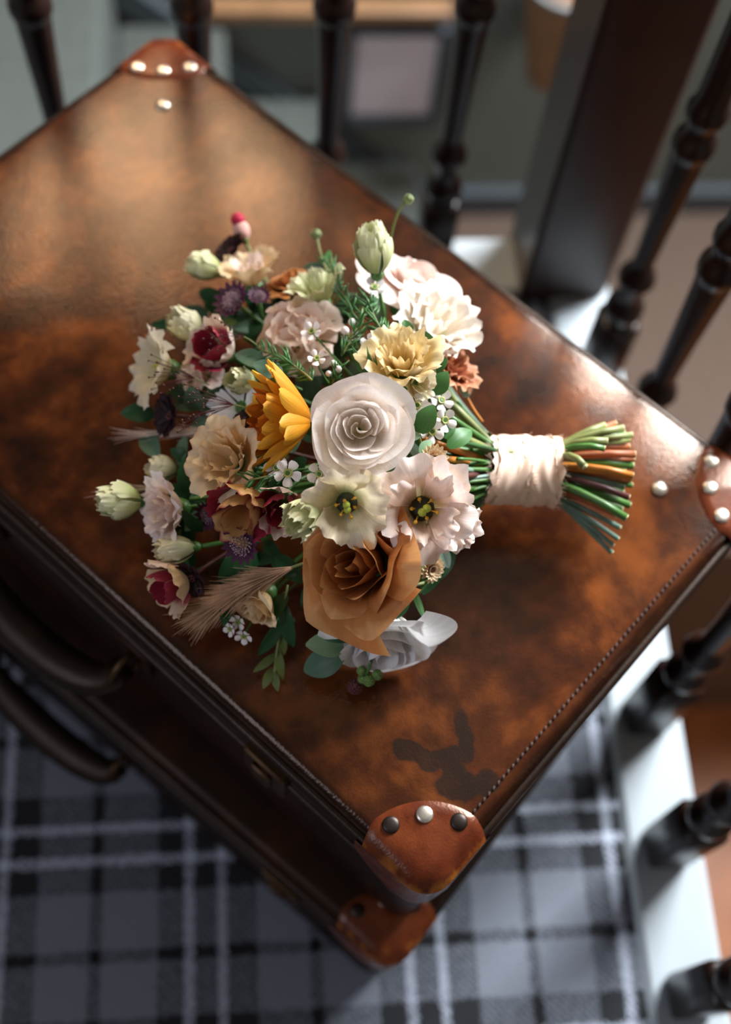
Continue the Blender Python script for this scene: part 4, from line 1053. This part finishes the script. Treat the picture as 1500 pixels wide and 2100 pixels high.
# ---- stems, silk wrap and cut ends
rs = random.Random(21)
axis_a = spot(1000, 962, .046); axis_b = spot(1140, 968, .044)
ax = (axis_b - axis_a).normalized(); sd = Vector((-ax.y, ax.x, 0)).normalized(); up = ax.cross(sd) * -1
if up.z < 0: up = -up
ENDS = [  # cut end (px, py, h), material, radius
 (1240, 872, .060, 'stem_olive'), (1262, 868, .05, 'stem_brown'), (1278, 878, .066, 'stem_olive'), (1280, 888, .050, 'stem'), (1296, 892, .064, 'stem_olive'), (1290, 900, .045, 'stem_olive'),
 (1245, 905, .075, 'stem_olive'), (1240, 920, .078, 'stem'), (1290, 915, .058, 'stem_brown'), (1302, 932, .060, 'stem_brown'), (1300, 942, .050, 'stem_brown'), (1298, 955, .055, 'stem'),
 (1200, 957, .080, 'stem_olive'), (1298, 975, .062, 'stem_amber'), (1296, 980, .056, 'stem_amber'), (1292, 985, .045, 'stem_brown'), (1296, 995, .040, 'stem'), (1280, 1000, .050, 'stem_sage'),
 (1290, 1020, .055, 'stem_maroon'), (1292, 1036, .045, 'stem'), (1285, 1062, .055, 'stem'), (1265, 1055, .035, 'stem_brown'), (1272, 1082, .030, 'stem_sage'), (1268, 1105, .030, 'stem_sage'), (1258, 1118, .026, 'stem_sage'), (1255, 1133, .022, 'stem_sage'),
 (1285, 940, .035, 'stem_dark'), (1280, 965, .030, 'stem_dark'), (1278, 1010, .030, 'stem_dark'), (1260, 1030, .022, 'stem_dark'), (1250, 910, .030, 'stem_dark'), (1275, 1045, .025, 'stem_dark')]
HEADS = [(905 + rs.uniform(-40, 20), py, h) for py, h in [(770 + 330 * k / 31, .035 + .075 * math.sin(PI * k / 31)) for k in range(32)]]
rs.shuffle
for k, (px, py, h, mt) in enumerate(ENDS):
    E = spot(px, py, h)
    yy = max(-1, min(1, ((py - 985) / 130)))
    zz = max(-1, min(1, (h - .048) / .034))
    rw = .0195
    offv = sd * (-yy * rw * (1 if sd.y < 0 else 1)) * (1 if sd.y > 0 else -1) + up * (zz * rw)
    if offv.length > rw: offv = offv.normalized() * rw
    A = axis_a + offv * 1.05; B = axis_b + offv * .95
    q = min(range(len(HEADS)), key=lambda i: abs(HEADS[i][1] - (935 + (py - 985) * 1.25)) + rs.uniform(0, 60))
    hp = spot(*HEADS[q])
    hp.z = max(hp.z + zz * .012, LID_Z + .012)
    r = rs.uniform(.0021, .0029) if mt != 'stem_sage' else .0019
    path = [hp] + [A * (1 - t) + hp * t for t in (.6, .25)] + [A, (A + B) / 2, B] + [B * (1 - t) + E * t + Vector((0, 0, .003 * math.sin(PI * t) * (1 + zz))) for t in (.3, .65)] + [E]
    path = [p - BQ for p in path]
    s = MB().tube(path, r, n=8).build('stem', M[mt], bouquet)
    d = (path[-1] - path[-2]).normalized()
    MB().tube([path[-1] - d * .0004, path[-1] + d * .0006], r * .93, n=8).build('cut_end', M['cut'], s)
# extra fine green stems fanning out of the wrap into the head
for k in range(26):
    t = k / 25
    hp = spot(925 + rs.uniform(-25, 25), 790 + 290 * t, .03 + .07 * math.sin(PI * t) * rs.uniform(.6, 1.1))
    a = PI * (1 - t) ; offv = sd * (math.cos(PI * (1 - t)) * -.018) * (1 if sd.y > 0 else -1) + up * (.015 * math.sin(PI * t) * rs.uniform(.2, 1.1))
    A = axis_a + offv
    pth = bez(hp, hp * .45 + A * .55 + Vector((0, 0, rs.uniform(0, .006))), A + ax * .01, 7)
    MB().tube([p - BQ for p in pth], rs.uniform(.0011, .0019), n=6).build('stem', M[rs.choice(['stem', 'stem', 'stem_dark', 'stem_sage', 'stem'])], bouquet)
sprig('bare_twig', 'amber twig arching above the silk wrap', [(990, 865, .06), (972, 840, .065), (953, 805, .07)], .001, 'stem_amber', [], 'leaf_teal', 11)
# silk ribbon: overlapping turns with frayed rims
def wrap_mesh(s0, s1, rad, seed, frayed):
    rs = random.Random(seed); rows = []
    NV, NA = 26, 56
    Lw = (axis_b - axis_a).length
    for i in range(NV + 1):
        t = s0 + (s1 - s0) * i / NV
        row = []
        for k in range(NA):
            a = 2 * PI * k / NA
            c = axis_a + ax * (Lw * t)
            fold = .0006 * math.sin(t * 13 + 2.6 * math.sin(a + seed) + seed) + .0005 * math.sin(t * 31 + 3.4 * math.sin(a * 2 + seed)) + .0003 * math.sin(5 * a + 8 * t)
            flare = .0022 * max(0, abs((t - .5) * 2) - .7) / .3
            rr = rad * (1 + .04 * math.cos(2 * a)) + fold + flare
            edge = 0
            if i in (0, NV): edge = rs.uniform(-.0016, .0016)
            p = c + sd * (rr * math.cos(a)) + up * (rr * .92 * math.sin(a)) + ax * (edge + .004 * math.sin(a + seed) * (.5 if i in (0, NV) else .2))
            p.z = max(p.z, LID_Z + .001)
            row.append(p - BQ)
        rows.append(row)
    b = MB(); b.grid(rows, closed=True)
    return b
rb = wrap_mesh(-.02, 1.0, .0238, 1, True).build('silk_ribbon', M['ribbon'], bouquet); rb['label'] = 'blush raw silk ribbon wrapped round the stems'
wrap_mesh(.10, .55, .0248, 2, True).build('ribbon_turn', M['ribbon'], rb)
wrap_mesh(.50, .93, .0251, 4, True).build('ribbon_turn', M['ribbon'], rb)
fy = MB(); Lw = (axis_b - axis_a).length
for k in range(520):
    a = rs.uniform(0, 2*PI); t = rs.choice([-.02, -.02, .10, .55, .93, 1.0]); rr = .0245
    c = axis_a + ax * (Lw * t) + sd * (rr * math.cos(a)) + up * (rr * .92 * math.sin(a))
    rad_ = (sd * math.cos(a) + up * math.sin(a)).normalized(); tang = (up * math.cos(a) - sd * math.sin(a))
    sgn = -1 if t < .3 else 1
    e = c + (ax * sgn * rs.uniform(.3, 1) + rad_ * rs.uniform(.1, .6) + tang * rs.uniform(-.8, .8)).normalized() * rs.uniform(.003, .007)
    e.z = max(e.z, LID_Z + .001)
    fy.tube([c - BQ, e - BQ], .00013, n=3, cap=False)
tag(fy.build('frayed_threads', M['ribbon'], rb), kind='stuff')

# nothing sinks into the lid: whatever would, lies flattened on it
bpy.context.view_layer.update()
def settle(o):
    if o.type == 'MESH':
        mw = o.matrix_world; inv = mw.inverted(); lo = LID_Z + 0.0012
        for v in o.data.vertices:
            w = mw @ v.co
            if w.z < lo:
                w.z = lo + 0.0015 * (1 - math.exp((w.z - lo) / 0.02)) ; v.co = inv @ w
    for c in o.children: settle(c)
settle(bouquet)
